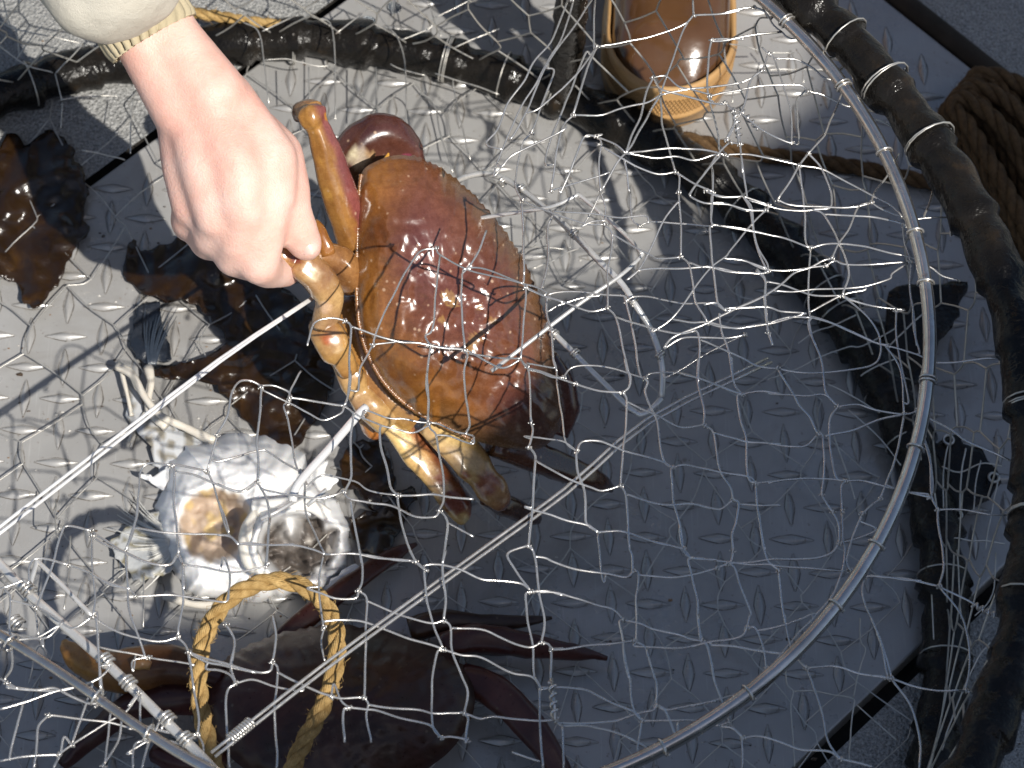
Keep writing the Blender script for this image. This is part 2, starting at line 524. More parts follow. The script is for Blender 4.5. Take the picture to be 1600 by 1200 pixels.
# lid ring
a = np.arange(480) * 2 * PI / 480
lrad = lambda t: LR_ - .030 * math.exp(-((math.degrees(t) % 360 - 236) / 22.0) ** 2)
LRA = np.array([lrad(t) for t in a])
lm = MB(); lm.tube(np.c_[LC[0] + LRA * np.cos(a), LC[1] + LRA * np.sin(a), np.full(480, LZ)], .0039 - .0014 * np.exp(-((np.degrees(a) - 236) / 30) ** 2), 12, closed=True)
lid = lm.build('lid_ring', M['ring'], pot)
wr = MB()
for k in range(36):
    th = k * 2 * PI / 36 + random.uniform(-.04, .04)
    if k in (2, 5, 34, 35, 0, 1, 3, 32, 33): pass
    q = np.array([LC[0] + lrad(th) * math.cos(th), LC[1] + lrad(th) * math.sin(th), LZ])
    T = np.array([-math.sin(th), math.cos(th), 0]); A = np.array([math.cos(th), math.sin(th), 0]); Z = np.array([0, 0, 1.])
    b = np.linspace(0, 2 * PI * random.choice([1, 1, 2]), 24)
    wr.tube(q + .0047 * (np.cos(b)[:, None] * A + np.sin(b)[:, None] * Z) + (b * .00035)[:, None] * T, .0007, 5)
stuff(wr.build('tie_wire', M['wire'], lid))
# rubber-wrapped uprights between the rings
for deg in (64, 150, 212, 268, 330):
    th = math.radians(deg)
    p0 = np.array([BC[0] + BR * math.cos(th), BC[1] + BR * math.sin(th), .02]); p1 = np.array([TC[0] + TR * math.cos(th), TC[1] + TR * math.sin(th), TZ - .01])
    Q = np.array([p0 + (p1 - p0) * t for t in np.linspace(0, 1, 90)])
    fr = (np.linspace(0, 1, 90) * 8) % 1
    mb = MB(); mb.tube(Q, .010 + .0022 * (1 - fr), 12); mb.build('upright', M['rubber'], pot)

# ------------------------------------------------------------------ wires traced strand by strand
TRACE = {
# (x0, y0, scale): [ (layer, points) ... ]   layer A top sheet, B sheet below, C slack low wires
(340, 580, 4): 'A 0,390 60,280 85,150 130,65 190,55 250,80 265,95|A 275,115 430,190 560,260 660,305 770,265 790,215|A 270,90 350,90 440,130 450,165|A 520,0 460,110 450,165|A 450,170 560,180 680,205 790,215|A 265,95 275,115 265,250 245,430 255,550 250,690|A 250,690 270,720 300,780 320,900 315,1100 305,1200|B 430,195 415,220 440,300 465,450 490,580 520,640|A 790,215 835,250 850,290 830,450 835,650 800,745 785,755|A 830,0 825,120 790,215|A 835,250 900,290 980,320 1040,345 1120,365 1220,385 1325,340|B 930,245 1060,290 1160,300 1260,320 1380,330 1500,380 1600,410|A 1310,0 1315,150 1325,340 1365,400 1385,540 1415,680 1415,800 1385,870|A 1365,400 1450,410 1540,440 1600,455|A 1015,370 1020,480 1060,600 1080,720 1130,775|A 1130,775 1130,830 1150,950 1190,1080 1235,1190|A 1130,775 1240,775 1350,770 1450,785 1600,800|B 560,715 640,655 720,655 820,680 880,700 950,745 1130,775|A 785,755 830,800 960,825 1080,840 1220,905 1330,915 1370,905 1385,870|A 830,800 850,930 880,1080 900,1200|A 1385,870 1435,940 1430,1060 1405,1200|A 1435,945 1600,1035|A 0,705 100,740 180,745 250,690|A 270,730 400,765 480,780 620,795 700,785 785,755|B 5,565 100,540 260,495 310,500 410,570 520,625|A 0,1025 70,1030 130,1080|A 130,1080 300,1085 480,1085 580,1110 670,1145|A 670,1145 850,1140 1000,1165 1235,1190|B 545,700 545,850 580,950 640,1090 670,1145|B 0,800 40,900 70,1010',
(480, 360, 4): 'A 410,715 430,640 530,420 660,190 720,125 805,110|A 805,110 830,150 960,225 1080,270 1240,300 1345,330|A 970,265 980,240 1060,235 1200,270 1345,330 1420,350 1490,385|A 830,150 800,420 780,620 740,660 770,720|A 1120,0 1080,110 1020,215 970,265 965,300 965,500 985,750|A 1355,0 1355,290 1345,330 1365,360 1350,600 1335,805|A 0,720 30,610 70,565 150,550 235,565|A 235,565 275,610 265,800 260,1000 235,1090|A 275,600 400,645 560,695 700,705 850,735 990,750 1120,820 1230,860 1335,805|B 410,715 480,705 620,700 800,720 980,745|B 410,715 370,790 330,870 320,1000|A 770,720 755,850 745,980 760,1080 755,1200|A 985,750 1000,790 980,880 990,1050 1015,1200|B 1010,770 1100,780 1230,800 1330,800|B 1370,830 1530,860|A 1335,805 1380,870 1390,1000 1400,1200|A 1380,870 1460,890 1530,915 1600,920|A 1365,360 1480,410 1600,450|B 1500,0 1505,180 1470,350|B 1500,440 1500,520 1530,640 1540,800 1560,880|C 1395,240 1470,210 1550,185',
(800, 300, 4): 'A 60,50 75,300 75,520|A 60,50 200,110 340,160 480,200 575,203|A 575,203 620,250 625,350 595,480 600,600 595,725|A 250,120 420,130 560,145 680,160 830,150|A 430,215 500,185 580,180|A 615,255 720,315 860,390 920,415 1055,405|A 1055,405 1100,450 1130,560 1150,690 1220,815|A 1040,0 1055,200 1055,405|A 1100,440 1180,470 1240,470 1360,500 1540,510 1590,500|A 595,725 650,785 690,950 730,1130 740,1200|A 650,780 800,830 930,865 1050,885 1140,870|A 80,590 180,640 330,690 480,745 595,725|A 1600,100 1500,200 1370,360 1340,400 1250,470 1150,590 1060,720 990,795 880,875|A 1600,640 1500,680 1380,740 1230,815 1120,860 1000,910 950,975|B 1460,890 1200,1020 1040,1120 960,1160|A 1030,70 950,180 870,340 790,490 720,550|A 790,490 870,480 1060,480 1240,468|B 740,0 745,160 795,215|B 555,0 585,100 580,190|B 550,10 490,140 440,215|B 800,210 880,190 1060,200 1210,210 1275,210|A 1275,210 1340,215 1450,230 1600,270|A 1250,0 1245,190 1275,210|A 1250,220 1235,230 1250,400 1270,560 1290,700 1340,745|B 240,640 320,625 430,625 560,640 700,650|B 760,655 850,655 960,680 1080,695 1250,700 1340,745|A 1340,745 1440,725 1600,715|B 240,740 290,710 420,665 540,650|A 1000,795 1120,815 1220,815 1400,850 1500,835 1600,825|A 1110,25 1200,70 1350,80 1480,115 1590,115|A 1220,0 1320,35 1440,25|A 1440,25 1490,110 1510,250 1540,380 1595,490|A 1440,25 1600,80|A 1340,415 1440,425 1600,480|A 1120,850 1170,910 1165,1200|A 1180,925 1300,980 1440,1040 1520,1085 1600,1100|A 950,980 1060,915 1200,910 1350,910 1450,895|A 1295,770 1310,870 1350,1000 1390,1200|A 1525,490 1580,560 1580,700 1600,880|B 710,680 740,800 770,960 800,1140 830,1165|B 370,1100 480,1085 640,1105 740,1135 830,1165|B 830,1165 870,1135 1040,1130 1200,1180|A 60,1050 100,1100 200,1130 300,1165 400,1200|C 90,340 240,350 330,360|C 120,480 260,430 340,380 430,350|C 210,170 225,340 210,500 190,600|C 380,100 370,290 360,350',
(1100, 240, 4): 'A 0,130 70,50 100,20|A 140,10 250,5 360,20 470,45 595,75|A 595,75 720,95 850,155 1000,235 1160,320 1250,400|A 650,0 595,75 550,150 460,290|A 460,290 540,320 680,330 900,340 1040,310|A 595,75 610,200 630,380 635,550 665,590|A 665,590 655,800 660,1000 680,1020|A 650,0 730,90 780,200 795,280 780,345 680,350 740,375 800,460 845,560 890,660 905,760 865,890|A 740,380 900,390 1060,395 1180,420 1290,455|A 1220,0 1150,130 1070,240 1045,305|A 1045,305 970,330 910,460 840,570 800,650|A 1045,305 1110,350 1240,395|A 665,590 750,570 860,565 940,570 1030,585 1170,625 1290,650 1350,680|A 800,655 740,670 660,715 560,750 490,810 440,850 350,900 200,970 20,1060|A 760,700 820,670 880,690 1060,695 1270,680|A 160,655 260,670 390,725 560,730 680,710 760,700|A 0,710 110,720 220,745 370,745 400,735|A 230,0 245,130 265,260 240,262|A 0,225 80,260 160,275 240,262|A 240,262 300,340 310,480 340,600 395,690 400,735|A 280,290 380,320 500,350 660,355|B 0,310 130,310 270,355 380,350|A 55,100 55,300 45,430 90,450|A 90,450 240,475 400,510 500,530 665,590|A 330,720 380,790 375,950 395,1080 430,1200|A 390,800 480,820 600,860 700,890 865,890|A 865,890 930,920 1080,960 1250,980|A 440,860 540,865 700,850 900,845 1050,815 1160,785 1180,750 1270,690|A 680,985 860,890 1000,850|A 0,945 80,935 130,980|A 130,970 270,960 400,960 480,985 640,1000|A 20,1060 100,1080 240,1085 400,1065 500,1040 640,1000|A 680,1020 800,1060 900,1105 1060,1175 1160,1200|A 680,1020 650,1060 660,1120 700,1200|A 865,890 1000,1000 1090,1120 1105,1200|A 1245,440 1255,560 1290,680 1290,850 1310,1000 1330,1200|A 1280,410 1420,400 1560,400 1600,395|A 1545,50 1540,200 1565,400 1545,520|A 1480,45 1440,130 1420,280 1380,380|A 1430,720 1490,765 1600,800',
(760, 0, 4): 'A 510,0 420,230 310,370 240,500 130,650 70,810 0,900|A 545,0 480,220 400,350 310,520 210,680 130,860 40,1100|A 660,0 540,180 430,320 340,480 250,700 160,860|A 690,290 560,470 340,670 250,710|B 620,330 560,480 480,680 400,870 370,1020|A 690,290 630,430 540,720|A 500,780 460,830 180,960 100,1040|B 420,450 340,670 280,830|A 540,720 480,790 440,950 405,1190|B 280,830 220,920 180,1140|A 690,855 610,855 550,1000 470,1200|A 690,855 715,900 700,1050 715,1200|A 720,915 860,1000 960,1050 1080,1090 1180,1075|A 680,0 670,280|A 690,290 860,265 1090,210 1240,150 1295,95|A 1290,0 1295,95|A 1295,95 1460,85 1600,60|A 1295,95 1260,140 1200,270 1110,520 1085,595|A 1085,595 1000,640 860,670 720,715 540,720|A 1085,595 1030,680 990,760 930,870 870,960|A 1040,485 1000,570 960,740 900,870 870,960|A 1040,485 1120,480 1200,540 1280,560 1400,590|A 1040,485 1090,560 1200,590 1400,640 1480,650|A 1085,595 1250,560 1400,545 1600,515|A 1400,600 1500,575 1600,560|A 1410,245 1385,400 1390,600 1415,630|A 1410,245 1600,245|B 1085,595 1100,780 1140,920 1180,1075|A 1180,1075 1205,1110 1200,1200|A 1180,1075 1300,1150 1420,1200|B 1390,600 1410,700 1450,830 1455,930|A 870,960 1050,935 1200,930 1350,935 1490,970|A 870,960 1060,985 1180,980 1300,1000 1440,965|A 690,855 800,900 870,960|A 1520,890 1440,980 1380,1070 1280,1195|A 870,960 800,1040 720,1190|A 770,1075 600,1130 400,1195|A 860,990 880,1100 895,1200|A 1490,640 1550,700 1540,800 1500,880|A 1550,700 1580,850 1600,1080|A 1530,890 1600,905|B 1410,1030 1415,1200|B 600,860 720,840 690,855|C 560,300 620,290 690,280',
(480, 860, 4): 'A 330,0 345,100 340,200 318,252|A 318,252 375,310 365,520 360,880 352,920|A 352,920 380,960 370,1040 400,1200|A 0,240 90,270 180,300 300,300 318,252|A 385,320 520,380 660,430 780,458 852,440|A 865,0 845,100 865,300 852,440|A 852,440 895,480 905,620 960,780 1000,890 980,1015|A 905,485 1080,495 1200,540 1320,590 1400,605 1465,575|A 1410,0 1435,100 1450,280 1485,460 1465,575|A 1465,575 1520,610 1525,820|A 1530,615 1600,612|A 125,25 250,20 400,30 560,65 680,75 740,125|A 640,0 680,75 740,125|A 740,125 735,100 780,88 860,90 960,120 1080,175 1200,190 1340,210 1400,258|A 740,125 735,150 750,320 790,480 850,620|A 1255,20 1300,120 1400,258|A 1400,258 1365,280 1375,420 1410,600 1420,790 1462,858|A 1400,258 1500,255 1600,280|A 210,435 340,440 470,485 600,540 720,575 850,620|A 850,620 810,650 780,850 785,1090 838,1168|A 850,620 960,650 1060,660 1160,710 1280,765 1400,790 1462,858|A 0,850 80,890 200,925 352,920|A 385,965 540,990 700,1000 800,1020 980,1015|A 980,1015 1080,1050 1160,1040 1300,1055 1450,1065 1545,1060|A 980,1015 1005,1050 1000,1120 990,1200|A 165,830 210,940 260,985|A 260,985 225,1010 235,1200|A 260,985 360,995 430,1000 560,1045 700,1075 780,1100 838,1168|A 838,1168 900,1165 1000,1185|A 1462,858 1455,950 1460,1200|A 1462,858 1600,855|B 100,30 75,180 85,380 100,480|B 105,490 90,580 110,690',
(800, 820, 5): 'A 190,250 260,260 320,290 470,340 610,365 760,385 890,410 945,365|A 905,0 920,180 945,250 945,365|A 945,365 985,380 970,600 970,880 952,905|A 952,905 1040,950 1080,1070 1110,1200|A 1000,390 1150,405 1280,410 1420,390 1600,340|A 600,0 670,62|A 670,62 800,45 920,65 1040,110 1180,150 1330,185 1400,262|A 1310,0 1335,190 1400,262|B 670,62 690,250 700,380 720,450|A 1400,262 1375,280 1410,420 1450,600 1455,780 1485,905|A 1400,262 1600,275|A 170,520 330,530 500,575 660,625 790,660 870,742|A 870,742 1000,770 1100,815 1300,860 1400,895 1485,905|A 870,742 840,760 870,900 880,1030 915,1200|A 300,970 430,965 600,940 800,930 952,905|A 960,945 1140,955 1310,965 1450,935 1600,905|A 1485,905 1530,950 1560,1080 1580,1200',
(800, 960, 5): 'A 180,490 230,588 215,600 220,900 245,1200|A 230,588 350,572 520,580 600,600 700,655 820,710 960,765 1015,828|A 870,250 920,500 930,650 960,770 1015,828|A 1015,828 1000,950 985,1050 990,1190|A 1050,260 1100,450 1135,580 1128,715|A 1128,715 1190,740 1250,860 1295,980|A 345,830 400,850 600,850 800,835 900,800 1010,765 1100,750 1128,715|A 1150,730 1230,745 1400,710 1600,680|A 345,830 400,870 560,865 680,890 860,940 1000,1010 1100,1070 1160,1085|A 395,855 405,1200|A 1015,828 1200,830 1440,835 1500,850|A 0,1075 100,1110 220,1150',
(1080, 960, 5): 'A 55,0 70,200 130,260 180,500 240,680 310,860 405,968|A 160,240 300,245 480,280 730,315|A 820,340 898,418|A 898,418 960,570 1020,780 1060,980 1170,1130|A 898,418 1040,405 1160,415 1320,465 1530,490|A 0,250 180,210 380,180 435,105|A 460,0 435,105|A 435,105 500,110 560,260 590,450|A 530,125 700,95 840,45 940,0|A 730,0 740,120 775,250|A 970,10 800,190 630,400|A 230,870 320,890 405,968|A 405,968 395,980 400,1200|A 405,968 540,950 700,1000 870,1055 1080,1070 1170,1130|A 1170,1130 1300,1160 1420,1195|A 0,715 130,690 280,650 420,590 500,540|C 740,430 750,550 795,600 780,700 790,900 810,1190|C 795,600 960,600 1120,630 1260,660 1270,720 1250,850 1235,1140|C 1290,705 1600,980|C 1320,30 1325,210 1360,280 1310,450 1265,650',
(1200, 480, 4): 'A 335,1170 370,1230 404,1280|A 480,1088 455,1130 464,1280|A 700,1200 640,1245 588,1290|A 1050,345 1150,345 1300,330 1480,315 1600,290|A 1000,690 1150,770 1250,840 1400,905 1560,970 1600,920|A 0,100 120,65 270,65|A 270,65 400,100 520,150 620,195 700,230 820,260 930,290 985,325|A 700,190 705,270 680,340 590,380 430,405 250,415 60,380|A 270,65 255,90 275,190 330,320 350,470 370,545 435,618|A 0,540 120,550 240,555 360,550 435,618|A 435,618 560,610 680,645 850,665 930,650|A 60,380 160,540 200,620 260,690 312,795|A 312,795 345,810 350,1000 335,1170|A 370,805 540,765 700,700 850,665|A 0,850 120,865 230,865 312,795|A 435,618 385,700 390,850 420,1060 480,1088|A 0,1100 150,1080 300,1070 480,1088|A 480,1088 600,1085 780,1135|A 860,1155 1000,1170|A 850,665 820,850 770,1020 700,1200|A 740,250 830,400 850,665|A 800,30 810,250 840,400 880,590|A 905,0 910,130 945,270|A 975,360 955,480 940,630|A 975,810 1010,930 1030,1150 1000,1200|C 190,225 300,150 420,110 550,50|C 0,450 170,390 330,310 500,250 590,240 800,130|C 760,240 870,130 980,30|C 580,430 680,370 800,320|C 370,480 520,550 700,660|C 500,640 700,820 830,990|C 410,800 500,1050 545,1200',
(1360, 640, 2.143): 'A 175,90 200,180 205,290 225,335|A 225,335 230,400 245,520 230,592|A 230,592 300,680 330,780 330,880 318,942|A 225,335 320,335 420,355 514,345|A 120,275 205,295|A 0,555 100,565 230,592|A 230,592 330,640 410,690 514,720|A 0,690 40,790 70,900|A 70,900 140,1000 165,1110 165,1200|A 0,890 70,900 170,935 318,942|A 318,942 400,975 465,1035|A 490,185 495,300 490,350|C 260,120 245,200 245,330|C 320,130 305,210 300,350|C 370,170 350,250 345,340|C 430,220 395,400 385,470|C 240,190 300,210 370,180 440,190|C 280,430 340,440 390,440 450,450|C 290,470 300,640 305,700|C 205,620 212,770|C 420,480 410,620 350,690|C 400,780 350,850 270,1040 240,1140',
(0, 780, 4): 'A 240,650 330,400 380,220 420,165 565,195|A 565,195 780,335 940,400 1060,410 1105,350|A 575,210 575,450 595,600 580,735|A 580,735 605,770 615,950 630,1200|A 420,410 560,460 680,530 800,560 845,605|A 180,520 185,420 240,370 420,410|A 785,320 795,500 800,660 850,820 900,965|A 860,0 850,130 785,320|A 830,180 960,200 1100,215 1400,225 1490,285|A 580,735 720,820 900,880 1020,890 1112,862|A 1140,400 1145,600 1112,862|A 1112,862 1170,940 1215,1200|A 1180,960 1300,1020 1400,1040 1600,1085|A 60,630 150,650 240,680 380,760 470,805 580,735|A 845,605 960,598 1100,600 1300,630 1420,640|A 0,890 180,870 300,860 390,770|B 650,930 800,960 930,990|B 930,990 1200,1030|A 0,825 120,850 240,870 270,920|A 30,570 60,620 60,850 75,1050 30,1130|B 220,680 240,850|A 60,1180 200,1190 380,1195 530,1160 620,1120 690,1040|B 830,1080 830,1010 930,990|B 1410,780 1460,880 1440,1080|C 440,230 430,450 400,690|C 900,460 895,800|C 350,0 345,200 370,250|C 180,1150 220,960 260,920 300,1000|A 0,560 140,510|A 120,1190 0,1120',
(200, 960, 5): 'A 1130,0 1160,170 1125,370|A 1125,370 1175,440 1150,680 1145,900 1165,1080 1160,1200|A 470,290 640,350 830,405 1000,455 1110,445 1125,370|A 1190,460 1350,540 1500,610 1600,645|A 770,80 830,200 800,400 838,540|A 610,425 700,435 790,470 838,540|A 838,540 775,600 770,800 780,1000 795,1200|A 838,540 980,515 1160,565 1350,600|A 470,290 500,500 550,780 540,940|A 540,940 590,1020 595,1150|A 0,800 100,860 200,895 360,930 540,940|A 0,890 80,905 160,980|A 160,980 340,995 480,1060 590,1130|A 290,760 190,950 150,1030 110,1200|A 0,1080 160,980|A 75,620 0,720|A 90,600 100,900',
(140, 680, 5): 'A 285,900 350,700 390,400 400,280 460,220 635,232|A 635,232 665,290 655,500 680,700 695,920|A 670,280 800,305 920,350 1050,400 1180,435 1310,360|B 670,230 780,250 915,285|B 990,10 915,285|B 915,285 970,400 1020,560 1090,770 1160,850|A 695,920 740,1000 900,1030 1120,1070 1360,1030|A 40,810 150,870 285,920 450,990 580,1015 650,1000 695,920|A 695,920 730,1010 735,1200|A 1160,850 1250,840 1400,855 1600,855|A 285,900 290,1080 305,1200|A 0,1080 140,1150 320,1200|A 1410,650 1380,1020|B 1040,950 1090,1080 1090,1200',
(0, 960, 5): 'A 0,215 150,190 300,175 480,80|A 70,560 280,590 430,580 560,640 700,695 800,680|A 800,650 870,740 1000,820 1180,890 1400,930|A 760,0 770,300 800,650|A 375,785 500,795 700,825 900,850 1060,905 1140,980|A 375,785 300,870 290,1000 265,1200|A 0,740 180,690 440,605 660,550 800,480|A 180,700 120,930 75,1120|A 720,560 640,800 560,1020|A 1085,610 980,760 860,830 560,1020 460,1090|A 560,1020 500,960 470,1090 420,1200|A 0,1145 150,1120 300,1105 460,1095|A 870,740 850,900 815,1180|A 960,790 920,1000 800,1180|A 1140,980 1050,1020 1040,1200',
(820, 560, 4): 'A 320,160 400,185 480,205 612,215|A 40,400 50,450 25,555|A 25,555 60,600 65,650 50,900 25,1160 20,1170|A 65,635 200,715 330,780 420,812 490,828 600,795|B 180,0 200,70 205,200 240,400 260,530 325,580|B 0,485 120,500 240,520 325,580|A 325,580 320,620 330,720 370,830 380,960 390,1040 460,1085|A 325,580 360,518 460,518 520,535 620,575 740,610 860,640 925,680|A 625,0 640,70 660,110 650,180 612,215|A 612,215 640,265 630,420 610,650 600,795|A 600,795 630,850 640,950 655,1200|A 640,270 800,345 920,410 1000,432 1120,415|A 1085,0 1085,150 1120,330 1120,415|A 1120,415 1180,465 1200,600 1230,720 1290,810 1300,885|A 1180,465 1300,495 1400,520 1600,535|A 770,150 750,210 790,310 830,400 850,560 880,650 925,680|A 925,680 915,710 930,880 970,1040 990,1190|A 925,680 1000,662 1120,690 1260,715 1400,740 1440,780|A 1290,0 1310,150 1360,225|A 970,90 1120,135 1200,165 1360,225|A 1360,225 1480,208 1600,222|A 1360,225 1330,240 1345,380 1380,490 1395,740 1440,780|A 1440,780 1460,960 1480,1080 1505,1200|A 1440,780 1600,765|A 640,850 720,880 840,908 940,912 1050,910 1180,940 1230,942 1300,885|A 1300,885 1335,910 1320,1020 1295,1100 1300,1200|A 1340,912 1480,918 1600,918|A 0,930 120,965 240,1005 390,1045 460,1085|A 460,1085 600,1080 700,1105 820,1145 1000,1190',
(1040, 800, 4): 'A 420,240 410,300 385,325|A 320,350 385,325|A 385,325 430,350 470,470 530,620 528,650|A 385,325 640,300 800,297 950,287 1040,250 1083,192|A 160,285 240,290 400,315 520,325 640,330 740,345 1150,370|A 585,0 600,130 640,300 705,365|A 705,365 735,600 755,740 780,840|A 1045,0 1080,80 1083,192|A 1105,0 1105,170 1120,230 1110,340 1060,490 1000,580|A 1230,10 1170,150 1130,300 1150,360|A 1083,192 1140,185 1230,155 1320,105|A 1240,405 1230,520 1300,700 1350,850 1390,1040|A 1240,405 1350,400 1480,420 1600,432',
(1100, 0, 5.3333): 'A 0,120 150,105 240,85 420,60|A 80,345 200,335 400,295 560,275 650,265|C 210,365 300,375 380,395 450,415|A 490,400 540,445 590,490 650,690 720,900 730,1180|A 540,445 490,560 480,590|A 480,590 390,670 330,880 260,1020 190,1160|A 590,485 720,490 820,520 920,570 990,640 1060,665 1100,630|A 510,105 580,210 660,270 690,300 740,320 800,290|A 0,730 240,700 380,660 480,590|A 130,775 330,740 520,715 790,710 865,762|A 865,762 980,790 1100,840 1220,890|C 530,580 700,580 870,578 1050,580|C 550,440 750,440|C 770,410 820,500 830,690|A 870,0 820,110 760,230|A 640,95 740,95 820,110|A 820,110 940,220 1040,370 1090,470 1215,552|A 1215,552 1310,470 1420,400|A 1215,552 1290,680 1305,840|A 1145,785 1080,950 1020,1090 985,1150|B 800,800 770,850 780,1000 785,1190|A 170,850 240,930 260,1000|A 250,900 380,1000 480,1080 600,1150 720,1195|A 265,980 280,1080 290,1200|A 1410,995 1480,1010 1600,1075|C 160,310 190,560 250,660 235,860',
(380, 0, 4): 'C 0,140 95,195 130,380 160,650|C 120,195 320,100|C 320,30 440,110 560,190 575,750|C 580,210 800,40|C 810,30 900,160 970,245 1015,430 1015,850|C 985,250 1140,190 1190,150|C 1160,0 1190,120 1240,230|C 1200,110 1320,55 1420,0|C 1320,300 1450,240 1600,180|C 135,375 270,370 450,410 540,410|C 920,400 1010,440 1140,470|C 1200,460 1400,520 1600,590|C 1310,500 1340,680 1420,1000|C 1100,580 1190,650 1240,860 1310,1080|C 410,420 415,640|C 830,420 840,760',
(0, 0, 4): 'C 20,0 60,150 100,185 120,350|C 0,135 100,185 330,230 520,275|C 330,95 200,230 130,330 105,370|C 0,290 105,370 200,420 330,455|C 350,455 440,360 520,275|C 345,460 385,620|C 380,625 500,605 650,600 740,605|C 390,640 380,800|C 510,940 640,960 780,1000|C 830,610 820,760 815,960',
}
STEM = {'A': (.285, .00062), 'B': (.262, .00058), 'C': (.05, .0005)}
def sheet_z(x, y, base, amp):
    return base + amp * noise.noise(Vector((x / 210.0, y / 210.0, 3.1))) - (.022 * math.exp(-((x - 690) ** 2 + (y - 500) ** 2) / 210.0 ** 2) if base > .2 else 0) 
ends = {}
layers = {'A': MB(), 'B': MB(), 'C': MB()}
LINES = []
for (x0, y0, s), txt in TRACE.items():
    for item in txt.split('|'):
        lay, rest_ = item.split(' ', 1)
        pts = [tuple(map(float, q.split(','))) for q in rest_.split()]
        LINES.append([lay, [(x0 + x / s, y0 + y / s) for x, y in pts], s])
def dense(pts):
    out = []
    for (ax, ay), (bx, by) in zip(pts, pts[1:]):
        k = max(1, int(math.hypot(bx - ax, by - ay) / 4)); out += [(ax + (bx - ax) * i / k, ay + (by - ay) * i / k) for i in range(k)]
    return np.array(out + [pts[-1]])
DENSE = [dense(L[1]) for L in LINES]
for i, L in enumerate(LINES):                         # a loose end reaches for the strand it is hitched to
    if L[0] == 'C': continue
    for end in (0, -1):
        e = np.array(L[1][end]); best = (1e9, None)
        if not (12 < e[0] < 1588 and 12 < e[1] < 1188): continue
        for j, D in enumerate(DENSE):
            if j == i or LINES[j][0] == 'C': continue
            dd = np.hypot(D[:, 0] - e[0], D[:, 1] - e[1]); k = int(dd.argmin())
            if dd[k] < best[0]: best = (dd[k], tuple(D[k]))
        if 3.0 < best[0] < 34.0:
            if end == 0: L[1].insert(0, best[1])
            else: L[1].append(best[1])
for lay, pts, s in LINES:
    if 1:
        base, rad = STEM[lay]
        amp = {'A': .012, 'B': .012, 'C': .02}[lay]
        P3 = [at(x, y, sheet_z(x, y, base, amp)) for x, y in pts]
        Q = smooth(P3, 5)
        if len(Q) < 3:
            Q = np.array([P3[0] + (P3[1] - P3[0]) * t for t in np.linspace(0, 1, 6)])
        if len(Q) > 8:                              # the small crimps of a used wire
            k = np.array([[noise.noise(Vector(q) * 75 + Vector((s, 0, i * 10.))) for i in range(3)] for q in Q])
            k[0] = k[-1] = 0
            Q = Q + k * .0006
        layers[lay].tube(Q, rad * random.uniform(.9, 1.12), 6)
        if lay != 'C':
            for e in (pts[0], pts[-1]):
                key = (round(e[0] / 11), round(e[1] / 11)); ends.setdefault(key, []).append((e, lay))
knots = MB()
for key, L in ends.items():
    if len(L) < 2 or len(L) > 4: continue
    x = sum(e[0][0] for e in L) / len(L); y = sum(e[0][1] for e in L) / len(L)
    if not (-40 < x < 1640 and -40 < y < 1240): continue
    base = STEM[L[0][1]][0]
    c = at(x, y, sheet_z(x, y, base, .012))
    ax = random.uniform(-.9, .3); U = np.array([math.cos(ax), math.sin(ax), random.uniform(-.3, .3)]); U /= np.linalg.norm(U)
    Vv = np.cross(U, (0, 0, 1.)); Vv /= np.linalg.norm(Vv); Wv = np.cross(U, Vv)
    b = np.linspace(0, 2 * PI * random.uniform(1.3, 2.2), 26)
    knots.tube(c + U * (np.linspace(-.0012, .0015, 26))[:, None] + .0010 * (np.cos(b)[:, None] * Vv + np.sin(b)[:, None] * Wv), .00052, 6)
lid_mesh = stuff(layers['A'].build('lid_mesh', M['wire'], pot))
stuff(knots.build('knots', M['wire'], lid_mesh))
stuff(layers['B'].build('tunnel_mesh', M['wire'], pot))
stuff(layers['C'].build('slack_wire', M['wire_dull'], pot))
# twisted ends: a wire coiled round its neighbour
tw = MB()
def coil(p0, p1, r, turns, rad, mb):
    p0, p1 = np.asarray(p0), np.asarray(p1); d = p1 - p0; L = np.linalg.norm(d); d = d / L
    A = np.cross(d, (0, 0, 1.)); A /= np.linalg.norm(A); B = np.cross(d, A)
    n = int(turns * 14); b = np.linspace(0, 2 * PI * turns, n)
    mb.tube(p0 + d * np.linspace(0, L, n)[:, None] + r * (np.cos(b)[:, None] * A + np.sin(b)[:, None] * B), rad, 6)
coil(at(863, 1065, .286), at(867, 1122, .286), .0017, 4.5, .00085, tw)
tw.tube([at(862, 1060, .286), at(868, 1125, .286)], .0009, 6)
coil(at(1149, 175, .286), at(1155, 215, .286), .0016, 4, .0008, tw)
coil(at(1156, 170, .286), at(1186, 202, .286), .0014, 4, .0007, tw)
coil(at(1520, 944, .29), at(1555, 962, .29), .0014, 4, .0007, tw)
stuff(tw.build('twisted_wire', M['wire'], lid_mesh))

